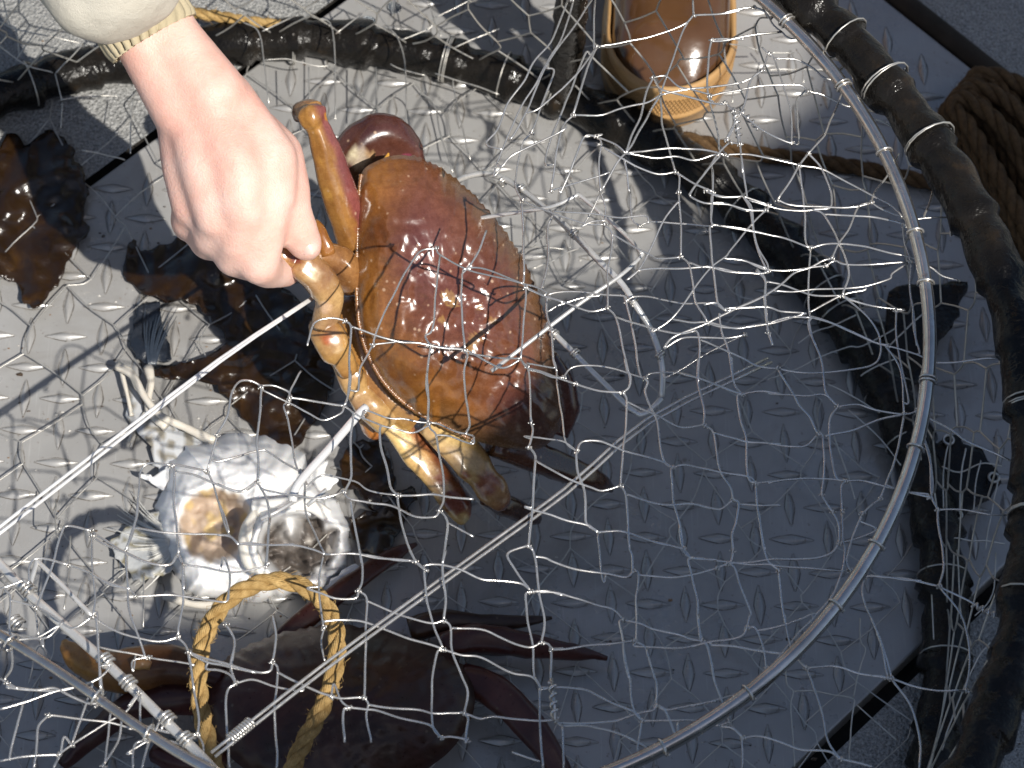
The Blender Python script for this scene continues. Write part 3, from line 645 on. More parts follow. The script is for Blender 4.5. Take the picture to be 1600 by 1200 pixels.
# knitted side wall and floor of the pot, slack hexagons
def hexnet(fn, nu, nv, rad, jit, keep, name, mat, seed):
    rr = random.Random(seed); mb = MB(); node = {}
    def pt(i, j, side):
        k = (i, j, side)
        if k not in node:
            u = i + (.0 if j % 2 == 0 else .5) + rr.uniform(-jit, jit)
            v = j + (.16 if side else -.16) + rr.uniform(-jit, jit)
            node[k] = (u, v)
        return node[k]
    def seg(a, b):
        ua, va = a; ub, vb = b
        m_ = ((ua + ub) / 2 + rr.uniform(-.05, .05), (va + vb) / 2 + rr.uniform(-.05, .05))
        P = [fn(*a), fn(*m_), fn(*b)]
        if not all(keep(p) for p in P): return
        mb.tube(smooth(P, 3), rad, 5, cap=False)
    for j in range(nv):
        for i in range(nu):
            seg(pt(i, j, 0), pt(i, j, 1))
            up = [(i - 1 if j % 2 == 0 else i), (i if j % 2 == 0 else i + 1)]
            if j + 1 < nv:
                for q in up:
                    if 0 <= q < nu: seg(pt(i, j, 1), pt(q, j + 1, 0))
    return stuff(mb.build(name, mat, pot))
def side_fn(u, v):
    th = math.radians(-40 + u * 6.3); t = v / 6.0
    t = min(max(t, 0), 1)
    c = BC + (TC - BC) * t; R = BR + (TR - BR) * t - .012 * math.sin(PI * t)
    return np.array([c[0] + R * math.cos(th), c[1] + R * math.sin(th), .015 + (TZ - .015) * t])
hexnet(side_fn, 58, 7, .00062, .12, lambda p: True, 'side_mesh', M['wire_dull'], 4)
def floor_fn(u, v):
    x, y = -.60 + u * .056, -.62 + v * .046
    return np.array([x, y, .0042 + .0025 * (1 + noise.noise(Vector((x * 30, y * 30, 0))))])
hexnet(floor_fn, 20, 22, .00048, .16, lambda p: (p[0] - BC[0]) ** 2 + (p[1] - BC[1]) ** 2 < (BR - .004) ** 2, 'floor_mesh', M['wire_dull'], 9)

# ------------------------------------------------------------------ rods, tunnels and triggers of the pot
def rod(name, pts, r, mat='rod', sub=6, n=10, parent=None):
    mb = MB(); P3 = [at(*p) for p in pts]
    mb.tube(smooth(P3, sub) if sub else np.array(P3), r, n)
    return mb.build(name, M[mat], parent or pot)
t1 = rod('tunnel_frame', [(700, 300, .14), (722, 279, .15), (760, 272, .155), (800, 286, .16), (860, 332, .17), (900, 370, .175), (935, 407, .18), (970, 442, .18), (995, 480, .178), (1015, 512, .17), (1028, 545, .165), (1035, 580, .16), (1034, 620, .15)], .0020)
rod('tunnel_frame', [(842, 492, .15), (862, 517, .15), (895, 550, .15), (945, 600, .148), (1000, 648, .145), (1034, 622, .15)], .0018, sub=3)
rod('trigger', [(660, 355, .18), (800, 333, .21), (862, 323, .225), (900, 306, .23), (908, 307, .23), (970, 360, .235), (1000, 392, .24), (1001, 401, .24), (965, 434, .243), (905, 475, .24), (768, 580, .232)], .00125, sub=3)
cl = MB()
for (xa, ya, z) in ((783, 282, .157), (812, 293, .163), (986, 468, .18), (863, 520, .15), (896, 550, .15), (1029, 553, .165), (894, 363, .175)):
    c = at(xa, ya, z); b = np.linspace(0, 4 * PI, 30); d = np.array([.7, -.6, 0.]); A = np.cross(d, (0, 0, 1.)); A /= np.linalg.norm(A)
    cl.tube(c + d * (b * .0003)[:, None] + .0027 * (np.cos(b)[:, None] * A + np.sin(b)[:, None] * np.array([0, 0, 1.])), .0008, 6)
stuff(cl.build('tie_wire', M['wire'], t1))
rod('hook_rod', [(572, 636, .25), (558, 650, .251), (515, 700, .255), (472, 748, .262), (460, 768, .262), (457, 784, .26)], .0025, 'hook', sub=3)
rod('hook_rod', [(457, 785, .268), (432, 800, .268), (407, 811, .268)], .0011, sub=0)
rod('hook_rod', [(480, 790, .27), (510, 765, .272)], .0012, sub=0)
for dx in (0, 7):                                      # paired wire across the left side
    rod('stay_wire', [(-30 + dx, 846 + dx * .7, .215), (120 + dx, 730 + dx * .7, .205), (340 + dx * .4, 563 + dx * .4, .19), (500, 457 + dx * .3, .18)], .0011, 'hook', 3, 6)
for dx in (0, 6):                                      # paired wire across the bottom, with its spring
    rod('stay_wire', [(330 + dx, 1176 + dx, .292), (506 + dx, 1038 + dx, .288), (700 + dx, 896 + dx, .282), (880 + dx, 765 + dx, .278), (1010 + dx, 655 + dx, .272), (1200 + dx, 560 + dx, .268)], .0009, 'wire', 3, 6)
sp = MB(); coil(at(358, 1157, .291), at(393, 1128, .291), .0026, 9, .0008, sp); sp.build('spring', M['wire'], pot)
tl = rod('tunnel_rod', [(-40, 838, .255), (0, 882, .257), (60, 942, .262), (160, 1030, .27), (260, 1128, .28), (322, 1190, .285), (350, 1222, .288)], .0028, sub=2)
rod('trigger', [(40, 940, .25), (56, 884, .25), (62, 880, .25), (120, 938, .25), (146, 965, .25)], .0014, sub=2)
cl = MB()
for (xa, ya, z) in ((38, 916, .262), (160, 1027, .272), (256, 1118, .281), (20, 968, .25), (195, 1062, .276), (285, 1150, .284)):
    c = at(xa, ya, z); b = np.linspace(0, 5 * PI, 34); d = np.array([.72, -.69, 0.]); A = np.cross(d, (0, 0, 1.)); A /= np.linalg.norm(A)
    cl.tube(c + d * (b * .00035)[:, None] + .0036 * (np.cos(b)[:, None] * A + np.sin(b)[:, None] * np.array([0, 0, 1.])), .0009, 6)
stuff(cl.build('tie_wire', M['wire'], tl))

# ------------------------------------------------------------------ thin leafy sheets
def sheet(name, poly, z0, amp, thick, mat, parent=None, step=9.0, freq=26.0, holes=(), seed=0, rag=4.0, color=None, lift=None, smoothp=4):
    """irregular sheet with an outline (pixels), waves and thickness"""
    rr = random.Random(seed)
    P = smooth([np.array([x, y, 0.]) for x, y in poly], smoothp, closed=True)[:, :2]
    P = P + np.array([[rr.uniform(-rag, rag), rr.uniform(-rag, rag)] for _ in P])
    P = P + np.array([[noise.noise(Vector((p[0] / 17, p[1] / 17, seed))) * 7 * min(rag, 1.2), noise.noise(Vector((p[0] / 17, p[1] / 17, seed + 50))) * 7 * min(rag, 1.2)] for p in P])
    pts = [Vector(p) for p in P]; nb = len(pts)
    def inside(x, y, Q):
        c = False; j = len(Q) - 1
        for i in range(len(Q)):
            if (Q[i][1] > y) != (Q[j][1] > y) and x < (Q[j][0] - Q[i][0]) * (y - Q[i][1]) / (Q[j][1] - Q[i][1] + 1e-12) + Q[i][0]: c = not c
            j = i
        return c
    x0, y0 = P.min(0); x1, y1 = P.max(0)
    for yy in np.arange(y0, y1, step):
        for xx in np.arange(x0, x1, step):
            x, y = xx + rr.uniform(-2, 2), yy + rr.uniform(-2, 2)
            if inside(x, y, P) and not any((x - hx) ** 2 + (y - hy) ** 2 < hr ** 2 for hx, hy, hr in holes):
                pts.append(Vector((x, y)))
    faces_in = [list(range(nb))]
    for hx, hy, hr in holes:
        i0 = len(pts)
        for k in range(14):
            t = -k * 2 * PI / 14; pts.append(Vector((hx + hr * math.cos(t), hy + hr * math.sin(t))))
        faces_in.append(list(range(i0, i0 + 14)))
    vo, eo, fo = geometry.delaunay_2d_cdt(pts, [], faces_in, 3 if holes else 1, 1e-4)[:3]
    V = []
    for q in vo:
        w_ = at(q.x, q.y, 0)
        n1 = noise.noise(Vector((w_[0] * freq, w_[1] * freq, seed * 3.3))) + .5 * noise.noise(Vector((w_[0] * freq * 2.6, w_[1] * freq * 2.6, seed)))
        z = z0 + max(-.9 * z0, amp * (n1 + .35))
        if lift: z += lift(q.x, q.y)
        V.append(at(q.x, q.y, z))
    me = bpy.data.meshes.new(name)
    fo = [tuple(reversed(f)) for f in fo]
    if holes:
        fo = [f for f in fo if not any((np.mean([vo[i].x for i in f]) - hx) ** 2 + (np.mean([vo[i].y for i in f]) - hy) ** 2 < hr ** 2 * .8 for hx, hy, hr in holes)]
    me.from_pydata([tuple(v) for v in V], [], fo)
    me.polygons.foreach_set('use_smooth', [True] * len(me.polygons))
    if color is not None:
        a_ = me.color_attributes.new('tint', 'FLOAT_COLOR', 'POINT')
        a_.data.foreach_set('color', np.array([[*color(q.x, q.y), 1.0] for q in vo]).ravel())
    me.materials.append(mat)
    bm = bmesh.new(); bm.from_mesh(me); bmesh.ops.recalc_face_normals(bm, faces=bm.faces)
    up = sum(f.normal.z for f in bm.faces)
    if up < 0: bmesh.ops.reverse_faces(bm, faces=bm.faces)
    bm.to_mesh(me); bm.free()
    o = link(name, me, parent)
    so = o.modifiers.new('s', 'SOLIDIFY'); so.thickness = thick; so.offset = -1
    return o
# rubber flaps hanging from the lower ring
sheet('rubber_flap', [(1385, 470), (1400, 446), (1440, 446), (1502, 440), (1508, 454), (1492, 500), (1470, 532), (1440, 590), (1405, 606), (1388, 560)], .02, .004, .003, M['rubber'], pot, seed=21, rag=2)
fl = sheet('rubber_flap', [(1450, 720), (1456, 684), (1470, 692), (1490, 678), (1520, 694), (1562, 742), (1558, 762), (1500, 806), (1462, 812)], .016, .002, .003, M['rubber'], pot, seed=22, rag=1.5)
ey = MB()
for (xa, ya) in ((1482, 687), (1553, 746), (1495, 804)):
    c = at(xa, ya, .0195); b = np.arange(18) * 2 * PI / 18
    ey.tube(c + .0034 * np.c_[np.cos(b), np.sin(b), 0 * b], .0009, 6, closed=True)
stuff(ey.build('eyelets', M['wire_dull'], fl))

# ================================================================== KELP
for i, (poly, lab) in enumerate([
    ([(-60, 460), (-40, 330), (10, 215), (45, 222), (70, 205), (98, 215), (120, 250), (138, 300), (128, 335), (140, 360), (118, 385), (108, 405), (96, 432), (70, 470), (45, 478), (22, 440), (0, 432)], 'big brown kelp blade lying across the speckled deck at the left edge'),
    ([(196, 432), (208, 376), (222, 392), (258, 380), (290, 372), (340, 390), (400, 420), (470, 470), (510, 520), (520, 600), (470, 690), (430, 700), (380, 650), (330, 600), (250, 590), (236, 570), (290, 566), (350, 540), (330, 500), (300, 470), (250, 470)], 'large dark kelp blade spread under the hand and crab'),
    ([(536, 705), (590, 690), (612, 730), (618, 760), (600, 780), (585, 800), (560, 770), (540, 760)], 'small kelp scrap on the plate below the held crab'),
    ([(575, 800), (610, 780), (640, 760), (650, 772), (640, 800), (620, 840), (600, 870), (560, 850), (548, 810)], 'smaller kelp scrap beside the white fish head'),
    ]):
    o = sheet('kelp', poly, .006, .0085, .0012, M['kelp'], seed=30 + i, rag=1.2, step=7, smoothp=7, freq=34.0)
    tag(o, lab, 'kelp', 'pieces of brown kelp on the deck')

# ================================================================== LITTER ON THE DECK
db = MB(); dr = random.Random(12)
for k in range(420):
    x, y = dr.uniform(-40, 1640), dr.uniform(-20, 1220)
    if dr.random() < .55: x, y = dr.gauss(330, 230), dr.gauss(640, 240)
    c = at(x, y, .0004); r = dr.uniform(.0003, .0010) * (2.0 if dr.random() < .08 else 1); a0 = dr.uniform(0, PI); n_ = dr.randint(4, 6)
    P = [c + (r * dr.uniform(.5, 1.2) * math.cos(a0 + j * 2 * PI / n_) * 1.5, r * dr.uniform(.5, 1.2) * math.sin(a0 + j * 2 * PI / n_), 0) for j in range(n_)]
    db.add(P + [c + (0, 0, r * .7)], [(j, (j + 1) % n_, n_) for j in range(n_)], 0, dr.choice([(.05, .03, .015), (.08, .05, .03), (.5, .48, .44), (.03, .02, .012), (.2, .12, .06)]))
tag(stuff(db.build('litter', M['finray'], color=True, smoothf=False)), 'tiny shell and weed crumbs scattered over the deck plate', 'litter')

# ================================================================== FISH CARCASS
fish = empty('fish_carcass', at(400, 850))
tag(fish, 'stripped white fish head with open round jaw, bones and fins attached', 'fish carcass')
def smoothstep(a, b, x):
    t = np.clip((x - a) / (b - a), 0, 1); return t * t * (3 - 2 * t)
out = smooth([np.array([x, y, 0.]) for x, y in [(258, 735), (285, 700), (325, 684), (370, 680), (425, 684), (468, 704), (486, 742), (512, 768), (540, 800), (547, 850), (535, 890), (500, 925), (450, 932), (400, 938), (345, 938), (300, 928), (272, 895), (250, 850), (246, 800), (252, 765)]], 8, True)[:, :2]
ctr = np.array([385., 815.])
out = out + np.array([[noise.noise(Vector((p[0] / 16, p[1] / 16, 31))) * 9, noise.noise(Vector((p[0] / 16, p[1] / 16, 37))) * 9] for p in out])
fm = MB(); NR = 56; NA = len(out)
V = []; Cc = []
for k in range(NR + 1):
    s = 1 - k / NR
    for p in out:
        q = ctr + (p - ctr) * s
        x, y = q
        rim = (1 - s ** 3.2) ** .6
        h = .040 * rim
        # bony ridge over the top and cheek
        h += .010 * math.exp(-(((x - 455) / 60) ** 2 + ((y - 730) / 30) ** 2)) * rim
        # the eye socket, fleshy and brown
        de = math.hypot((x - 336) / 62, (y - 820) / 62)
        h -= .020 * (1 - smoothstep(.55, 1.05, de))
        # the open jaw: a thick raised lip round a dark hollow
        dj = math.hypot((x - 468) / 66, (y - 852) / 54) + .22 * noise.noise(Vector((x / 24, y / 24, 9))) * (.25 + .75 * smoothstep(430, 490, x))
        h += .015 * math.exp(-((dj - 1.12) / .16) ** 2) * rim * (1 - .75 * smoothstep(420, 500, x))
        h -= (h - .006) * (1 - smoothstep(.78, 1.04, dj))
        # a tooth-like bone and folds inside
        h += .022 * math.exp(-(((x - 452) / 15) ** 2 + ((y - 816) / 22) ** 2))
        h += .012 * math.exp(-(((x - 500) / 18) ** 2 + ((y - 880) / 16) ** 2)) * (1 - smoothstep(.7, 1.0, dj))
        h += .003 * noise.noise(Vector((x / 26, y / 26, 1))) + .0016 * noise.noise(Vector((x / 9, y / 9, 4))) + .006 * smoothstep(.0, .6, noise.noise(Vector((x / 17, y / 22, 14)))) * smoothstep(440, 500, x)
        h += (.012 * abs(noise.noise(Vector((x / 26, y / 19, 21)))) + .0012 * noise.noise(Vector((x / 6, y / 8, 23)))) * (1 - smoothstep(.7, 1.05, dj))
        V.append(at(x, y, max(.001, h)))
        c = np.array([.86, .855, .85])
        c = c * (1 - .12 * (noise.noise(Vector((x / 40, y / 40, 8))) + .4))
        eb = 1 - smoothstep(.82, 1.0, de + .12 * noise.noise(Vector((x / 14, y / 14, 5))))
        flesh = np.array([.45, .35, .27]) + np.array([.10, .06, -.06]) * smoothstep(.0, .35, noise.noise(Vector((x / 20, y / 20, 2))))
        c = c * (1 - eb) + flesh * eb
        jb = (1 - smoothstep(.80, .96, dj)) * (1 - math.exp(-(((x - 452) / 15) ** 2 + ((y - 816) / 22) ** 2)))
        ins = np.array([.07, .055, .045]) + np.array([.42, .40, .37]) * smoothstep(.18, .5, noise.noise(Vector((x / 22, y / 26, 6)))); c = c * (1 - .97 * jb) + ins * .97 * jb
        bl = smoothstep(.3, .6, noise.noise(Vector((x / 30, y / 30, 12))))
        c = c * (1 - .35 * bl * (x > 380)) + np.array([.45, .36, .30]) * .35 * bl * (x > 380)
        Cc.append(c)
f = []
for k in range(NR):
    for j in range(NA):
        j2 = (j + 1) % NA
        f.append((k * NA + j, (k + 1) * NA + j, (k + 1) * NA + j2, k * NA + j2))
fm.add(V, f, 0, np.array(Cc))
fm.build('head', M['fish'], fish, color=True)
# upper jaw lip with fine teeth
jw = MB()
jl = [(402, 800, .042), (388, 826, .046), (386, 856, .046), (398, 884, .043), (420, 904, .04), (448, 914, .036)]
jw.tube(smooth([at(*p) for p in jl], 6), np.concatenate([np.linspace(.004, .0062, 16), np.linspace(.0062, .003, 15)]), 10, c=(.78, .74, .66)); teeth_ = MB()
for k in range(16):
    t = k / 15; i = int(t * 30); p = smooth([at(*q) for q in jl], 6)[i]
    d = at(468, 852, .02) - p; d /= np.linalg.norm(d)
    teeth_.tube([p + d * .004, p + d * .0105 + np.array([0, 0, -.002])], [.0009, .0001], 5, c=(.8, .78, .72))
stuff(teeth_.build('teeth', M['fish'], fish, color=True)); jw.build('jaw', M['fish'], fish, color=True); jw = MB()
jl2 = [(396, 792, .044), (420, 790, .047), (452, 788, .048), (486, 790, .046), (512, 806, .042)]
jw.tube(smooth([at(*p) for p in jl2], 6), .0045, 10, c=(.78, .76, .72))
jw.build('jaw', M['fish'], fish, color=True)
def spray(cx, cy, lo, hi, r0, r1, n, z0, z1, rad, c, mb, seed):
    rr = random.Random(seed)
    for k in range(n):
        a_ = math.radians(lo + (hi - lo) * (k + rr.uniform(-.3, .3)) / max(1, n - 1)); L = r1 * rr.uniform(.72, 1.05)
        p = [(cx + r * math.cos(a_ + .06 * i), cy + r * math.sin(a_ + .06 * i), z0 + (z1 - z0) * (i / 3)) for i, r in enumerate(np.linspace(r0, L, 4))]
        mb.tube(smooth([at(*q) for q in p], 3), np.linspace(rad, rad * .2, 10), 5, c=c)
fn = MB()
spray(285, 845, 118, 214, 20, 108, 26, .016, .006, .0013, (.55, .54, .50), fn, 2)
stuff(fn.build('fin', M['finray'], fish, color=True))
sheet('fin_web', [(262, 790), (225, 808), (190, 830), (172, 852), (196, 880), (215, 905), (250, 900), (272, 880), (280, 830)], .009, .004, .0008, M['finray'], fish, seed=41, rag=6, step=7, color=lambda x, y: (.42, .43, .43) if noise.noise(Vector((x / 9, y / 9, 0))) < .12 else (.2, .18, .12))
for path, r0 in (([(184, 572, .016), (206, 585, .018), (226, 620, .02), (252, 650, .018), (290, 668, .014), (335, 690, .014)], .0031), ([(232, 574, .012), (236, 600, .014), (232, 640, .014), (260, 668, .012)], .0030), ([(190, 580, .010), (200, 622, .010), (206, 650, .008)], .0016), ([(232, 640, .01), (215, 660, .008), (202, 690, .006)], .0014), ([(258, 930, .006), (300, 944, .010), (345, 946, .01)], .003)):
    q = smooth([at(*p) for p in path], 6); L = len(q); bn = MB()
    bn.tube(q, r0 * (.75 + .35 * np.abs(np.linspace(-1, 1, L)) ** 1.5 + .2 * np.array([noise.noise(Vector(v) * 140) for v in q])), 9, c=(.60, .56, .49))
    bn.build('bone', M['fish'], fish, color=True)
sheet('membrane', [(200, 600), (232, 640), (258, 664), (300, 680), (340, 690), (300, 705), (262, 735), (240, 725), (232, 690), (205, 660)], .006, .006, .001, M['fish'], fish, seed=43, rag=4, step=7, color=lambda x, y: (.5, .51, .52) if noise.noise(Vector((x / 16, y / 16, 0))) < .1 else (.26, .24, .20))
tf = sheet('tail_fin', [(214, 484), (234, 470), (250, 478), (257, 520), (263, 556), (238, 568), (214, 556), (206, 525)], .006, .003, .0012, M['finray'], fish, seed=45, rag=3, step=5, freq=90, color=lambda x, y: (.014, .018, .026))
fr_ = MB(); spray(238, 590, 255, 282, 20, 112, 13, .0085, .009, .0009, (.028, .038, .055), fr_, 8)
stuff(fr_.build('fin_rays', M['finray'], tf, color=True))
for k, pl_ in enumerate(([(486, 742), (500, 718), (512, 722), (506, 738), (528, 744), (520, 762), (502, 768)], [(520, 905), (552, 880), (560, 892), (545, 908), (556, 918), (520, 936), (498, 930)], [(262, 735), (240, 744), (222, 738), (230, 752), (256, 765)])):
    sheet('membrane', pl_, .014, .005, .0011, M['fish'], fish, seed=60 + k, rag=2, step=5, color=lambda x, y: (.66, .66, .66))

# ================================================================== CRABS
def blob_tube(mb, pts, sub=5, n=24, c=(.5, .3, .1), c2=None, flat=1.0, up=None, seed=0, stripe=None, patches=(), dark=.55):
    """a limb: pixel, height, radius(mm) per joint; c on the first half, c2 towards the end;
    stripe tints one flank, patches are blotches of the shell"""
    A = smooth([np.r_[at(x, y, z + LIFT(x, y)), r * .001] for x, y, z, r in pts], sub)
    rad = np.maximum(A[:, 3], .0006)
    L = len(A)
    c = np.array(c); c2 = np.array(c2) if c2 is not None else c
    t = np.linspace(0, 1, L)[:, None]
    mb.tube(A[:, :3], rad, n, c=c * (1 - t) + c2 * t, flat=flat, up=up)
    V = mb.v[-1]
    cen = np.repeat(A[:, :3], n, 0); d = V - cen; ln = np.linalg.norm(d, axis=1)[:, None] + 1e-9; d = d / ln
    ang = np.tile(np.arange(n) * 2 * PI / n, L); tt = np.repeat(np.linspace(0, 1, L), n)
    k = np.array([noise.noise(Vector(v) * 95 + Vector((seed, 0, 0))) * .0011 + noise.noise(Vector(v) * 240) * .00045 for v in V])
    box = 1.0 / (np.abs(np.cos(ang + .35)) ** 3.4 + np.abs(np.sin(ang + .35)) ** 3.4) ** (1 / 3.4)
    k += np.repeat(rad, n) * ((box - 1.06) * .85 + .03 * np.cos(3 * ang + seed))          # squarish keeled section
    mb.v[-1] = V = V + d * k[:, None]
    C_ = mb.col[-1].copy()
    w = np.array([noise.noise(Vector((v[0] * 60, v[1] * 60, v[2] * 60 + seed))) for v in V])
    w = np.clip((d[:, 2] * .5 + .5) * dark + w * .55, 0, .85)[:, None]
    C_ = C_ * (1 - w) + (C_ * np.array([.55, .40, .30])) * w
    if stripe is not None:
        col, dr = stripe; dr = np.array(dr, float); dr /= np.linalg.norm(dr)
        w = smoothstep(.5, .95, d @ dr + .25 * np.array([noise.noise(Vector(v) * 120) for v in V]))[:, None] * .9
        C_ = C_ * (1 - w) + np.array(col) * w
    if len(patches):
        q = to_px(V)
        for px_, py_, pr, col in patches:
            e = np.hypot(q[:, 0] - px_, q[:, 1] - py_) / pr + .35 * np.array([noise.noise(Vector((u[0] / 9, u[1] / 9, seed))) for u in q])
            w = (1 - smoothstep(.55, 1.0, e))[:, None]; C_ = C_ * (1 - w) + np.array(col) * w
    mb.col[-1] = C_

def shell(mb, poly, ctr, zfun, dome, under, teeth, tint, seed, NRr=44):
    out = smooth([np.array([x, y, 0.]) for x, y in poly], 9, True)[:, :2]
    c0 = np.array(ctr, float); n = len(out)
    out = out.copy()
    for i in range(n):                                # saw-toothed front edge
        if teeth(out[i]):
            ph = (i * .42) % 1.0; out[i] += (out[i] - c0) / np.linalg.norm(out[i] - c0) * (5.5 * (1 - ph))
    V = []; C_ = []
    for k in range(NRr + 1):
        s = 1 - k / NRr
        for p in out:
            q = c0 + (p - c0) * s
            h = dome(q[0], q[1], s)
            h += .0013 * noise.noise(Vector((q[0] / 15, q[1] / 15, seed))) + .0003 * noise.noise(Vector((q[0] / 6, q[1] / 6, seed + 3)))
            V.append(at(q[0], q[1], zfun(*q) + h)); C_.append(tint(q[0], q[1], s))
    f = []
    for k in range(NRr):
        for j in range(n):
            j2 = (j + 1) % n
            f.append((k * n + j, (k + 1) * n + j, (k + 1) * n + j2, k * n + j2))
    mb.add(V, f, 0, np.array(C_))
    # rolled edge and belly
    V = []; C_ = []
    for k in range(13):
        t = k / 12
        for p in out:
            q = c0 + (p - c0) * (1 - .55 * t ** 1.6)
            V.append(at(q[0], q[1], zfun(*q) - under * math.sin(t * PI / 2) - .0004)); C_.append((.55, .34, .13))
    f = []
    for k in range(12):
        for j in range(n):
            j2 = (j + 1) % n
            f.append((k * n + j, k * n + j2, (k + 1) * n + j2, (k + 1) * n + j))
    f.append(tuple(12 * n + j for j in range(n)))
    mb.add(V, f, 0, np.array(C_))
    return out
# ---- the crab in the hand
DZ = .049
cm = MB()
Z0 = lambda x, y: .165 - .00022 * (y - 470) - .00004 * (x - 690)
LIFT = lambda x, y: Z0(x, y) - (.135 - .00006 * (x - 560) - .00004 * (y - 400))
poly = [(564, 272), (588, 252), (628, 242), (672, 256), (712, 282), (750, 318), (786, 362), (814, 405), (836, 452), (850, 500), (862, 550), (874, 606), (877, 652), (860, 690), (828, 704), (784, 698), (740, 688), (690, 664), (640, 636), (602, 600), (576, 556), (562, 510), (557, 450), (558, 385), (560, 320)]
def dome1(x, y, s):
    h = .0225 * (1 - s ** 3.4) ** .7
    g_ = lambda cx, cy, r, a_: a_ * math.exp(-(((x - cx) ** 2 + (y - cy) ** 2) / r ** 2))
    h += (g_(640, 380, 70, .006) + g_(700, 560, 75, .007) + g_(690, 470, 42, .004) + g_(765, 470, 55, .004) + g_(640, 570, 40, .004)) * (1 - s ** 4)
    h -= g_(705, 505, 24, .0045) + g_(740, 505, 18, .003) + g_(655, 470, 22, .003) + g_(720, 420, 26, .003)
    return h
def tint1(x, y, s):
    brown = np.array([.135, .050, .020]); orange = np.array([.30, .125, .022]); purple = np.array([.130, .042, .036]); olive = np.array([.14, .08, .038])
    # distance to the rear margin (left and lower left)
    rear = min(1, max(0, 1 - ((x - 555) * .62 - (y - 640) * .30 - 20 if y > 520 else (x - 555)) / 95.0))
    c = brown * (1 - rear) + orange * rear
    lo = math.exp(-(((x - 690) / 90) ** 2 + ((y - 620) / 45) ** 2)); c = c * (1 - .75 * lo) + orange * .75 * lo
    pu = math.exp(-(((x - 660) / 60) ** 2 + ((y - 385) / 90) ** 2)) + .8 * math.exp(-(((x - 740) / 70) ** 2 + ((y - 480) / 70) ** 2)) + .9 * math.exp(-(((x - 800) / 50) ** 2 + ((y - 630) / 50) ** 2))
    pu = min(.75, pu * .75); c = c * (1 - pu) + purple * pu
    for bx, by, br in ((700, 464, 13), (709, 474, 9), (742, 532, 12), (734, 546, 9), (752, 520, 6), (770, 500, 6), (748, 480, 6), (690, 500, 7), (815, 400, 6), (830, 430, 6)):
        e = math.hypot(x - bx, y - by) / br + .5 * noise.noise(Vector((x / 5, y / 5, 3)))
        if e < .85: c = c * .55 + np.array([.40, .24, .08]) * .45
    ol = smoothstep(.72, .98, s) * (1 if x > 690 else 0) * .7; c = c * (1 - ol) + olive * ol
    return c
front = lambda p: p[0] > 640 and not (p[0] < 870 and p[1] > 660)
rim = shell(cm, poly, (692, 478), Z0, dome1, .026, front, tint1, 5)
# bead fringe along the rear margin
fr = [(564, 272), (560, 320), (558, 385), (557, 450), (562, 510), (576, 556), (602, 600), (640, 636), (690, 664), (740, 688)]
q = smooth([at(x, y, Z0(x, y) + .0015) for x, y in fr], 22)
rb = .0013 + .0003 * np.sin(np.arange(len(q)) * 2.2)
cm.tube(q, rb, 8, c=(.26, .12, .04))
CRM = (.56, .36, .13); CRP = (.62, .45, .20); PUR = (.21, .055, .06)
# raised leg on the upper left: dark purple flank, orange edge
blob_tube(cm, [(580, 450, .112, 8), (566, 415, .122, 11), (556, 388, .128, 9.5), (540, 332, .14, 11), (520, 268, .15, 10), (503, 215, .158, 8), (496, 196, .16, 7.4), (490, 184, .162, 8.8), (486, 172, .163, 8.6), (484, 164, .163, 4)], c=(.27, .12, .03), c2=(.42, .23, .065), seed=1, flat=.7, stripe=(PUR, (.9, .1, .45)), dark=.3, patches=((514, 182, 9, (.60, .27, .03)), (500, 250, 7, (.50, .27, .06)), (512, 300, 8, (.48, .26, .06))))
blob_tube(cm, [(488, 178, .158, 8), (477, 172, .154, 7), (468, 180, .146, 5)], c=(.42, .23, .07), c2=(.33, .16, .05), seed=3)
# claw folded at the front, pale patch and yellow tooth
blob_tube(cm, [(556, 330, .100, 9), (547, 290, .106, 13), (552, 256, .110, 15.5), (574, 228, .112, 16.5), (600, 216, .112, 15.5), (626, 228, .109, 12.5), (642, 246, .106, 9), (655, 266, .102, 5)], c=(.10, .042, .024), c2=(.115, .045, .036), n=30, seed=4, flat=.7, patches=((562, 245, 21, (.56, .50, .33)), (578, 243, 9, (.50, .34, .16)), (636, 246, 10, (.24, .05, .09))))
blob_tube(cm, [(602, 257, .135, 2.6), (604, 248, .136, 2.0), (607, 239, .136, .5)], c=(.62, .34, .05), seed=6)
blob_tube(cm, [(626, 262, .135, 1.8), (627, 254, .136, 1.4), (628, 247, .136, .4)], c=(.40, .22, .07), seed=6)
# leg held between finger and thumb, and the leg bases down the rear edge
blob_tube(cm, [(380, 352, .150, 5), (410, 372, .158, 7), (440, 394, .163, 8.4), (462, 404, .161, 7.6), (474, 414, .160, 9.8), (500, 436, .155, 10.4), (513, 462, .148, 9.6), (511, 488, .143, 8.2), (503, 508, .138, 7.4)], c=(.36, .19, .07), c2=(.56, .37, .16), seed=7, flat=.85, patches=((462, 402, 13, (.17, .045, .035)), (490, 430, 14, (.64, .50, .27)), (508, 480, 12, (.62, .42, .25))))
blob_tube(cm, [(470, 402, .150, 6), (500, 398, .146, 8), (530, 410, .138, 10), (558, 440, .125, 11)], c=(.40, .23, .09), c2=(.26, .12, .04), seed=9)
blob_tube(cm, [(492, 345, .15, 2.4), (504, 372, .153, 4), (512, 396, .15, 5)], c=(.44, .21, .05), c2=(.36, .17, .05), seed=10)
blob_tube(cm, [(500, 500, .132, 7), (510, 520, .134, 10.5), (522, 542, .132, 10.5), (532, 556, .128, 8), (545, 580, .12, 6)], c=CRM, c2=(.50, .28, .08), seed=11, patches=((511, 531, 9, (.42, .11, .02)), (528, 546, 8, (.66, .48, .24))))
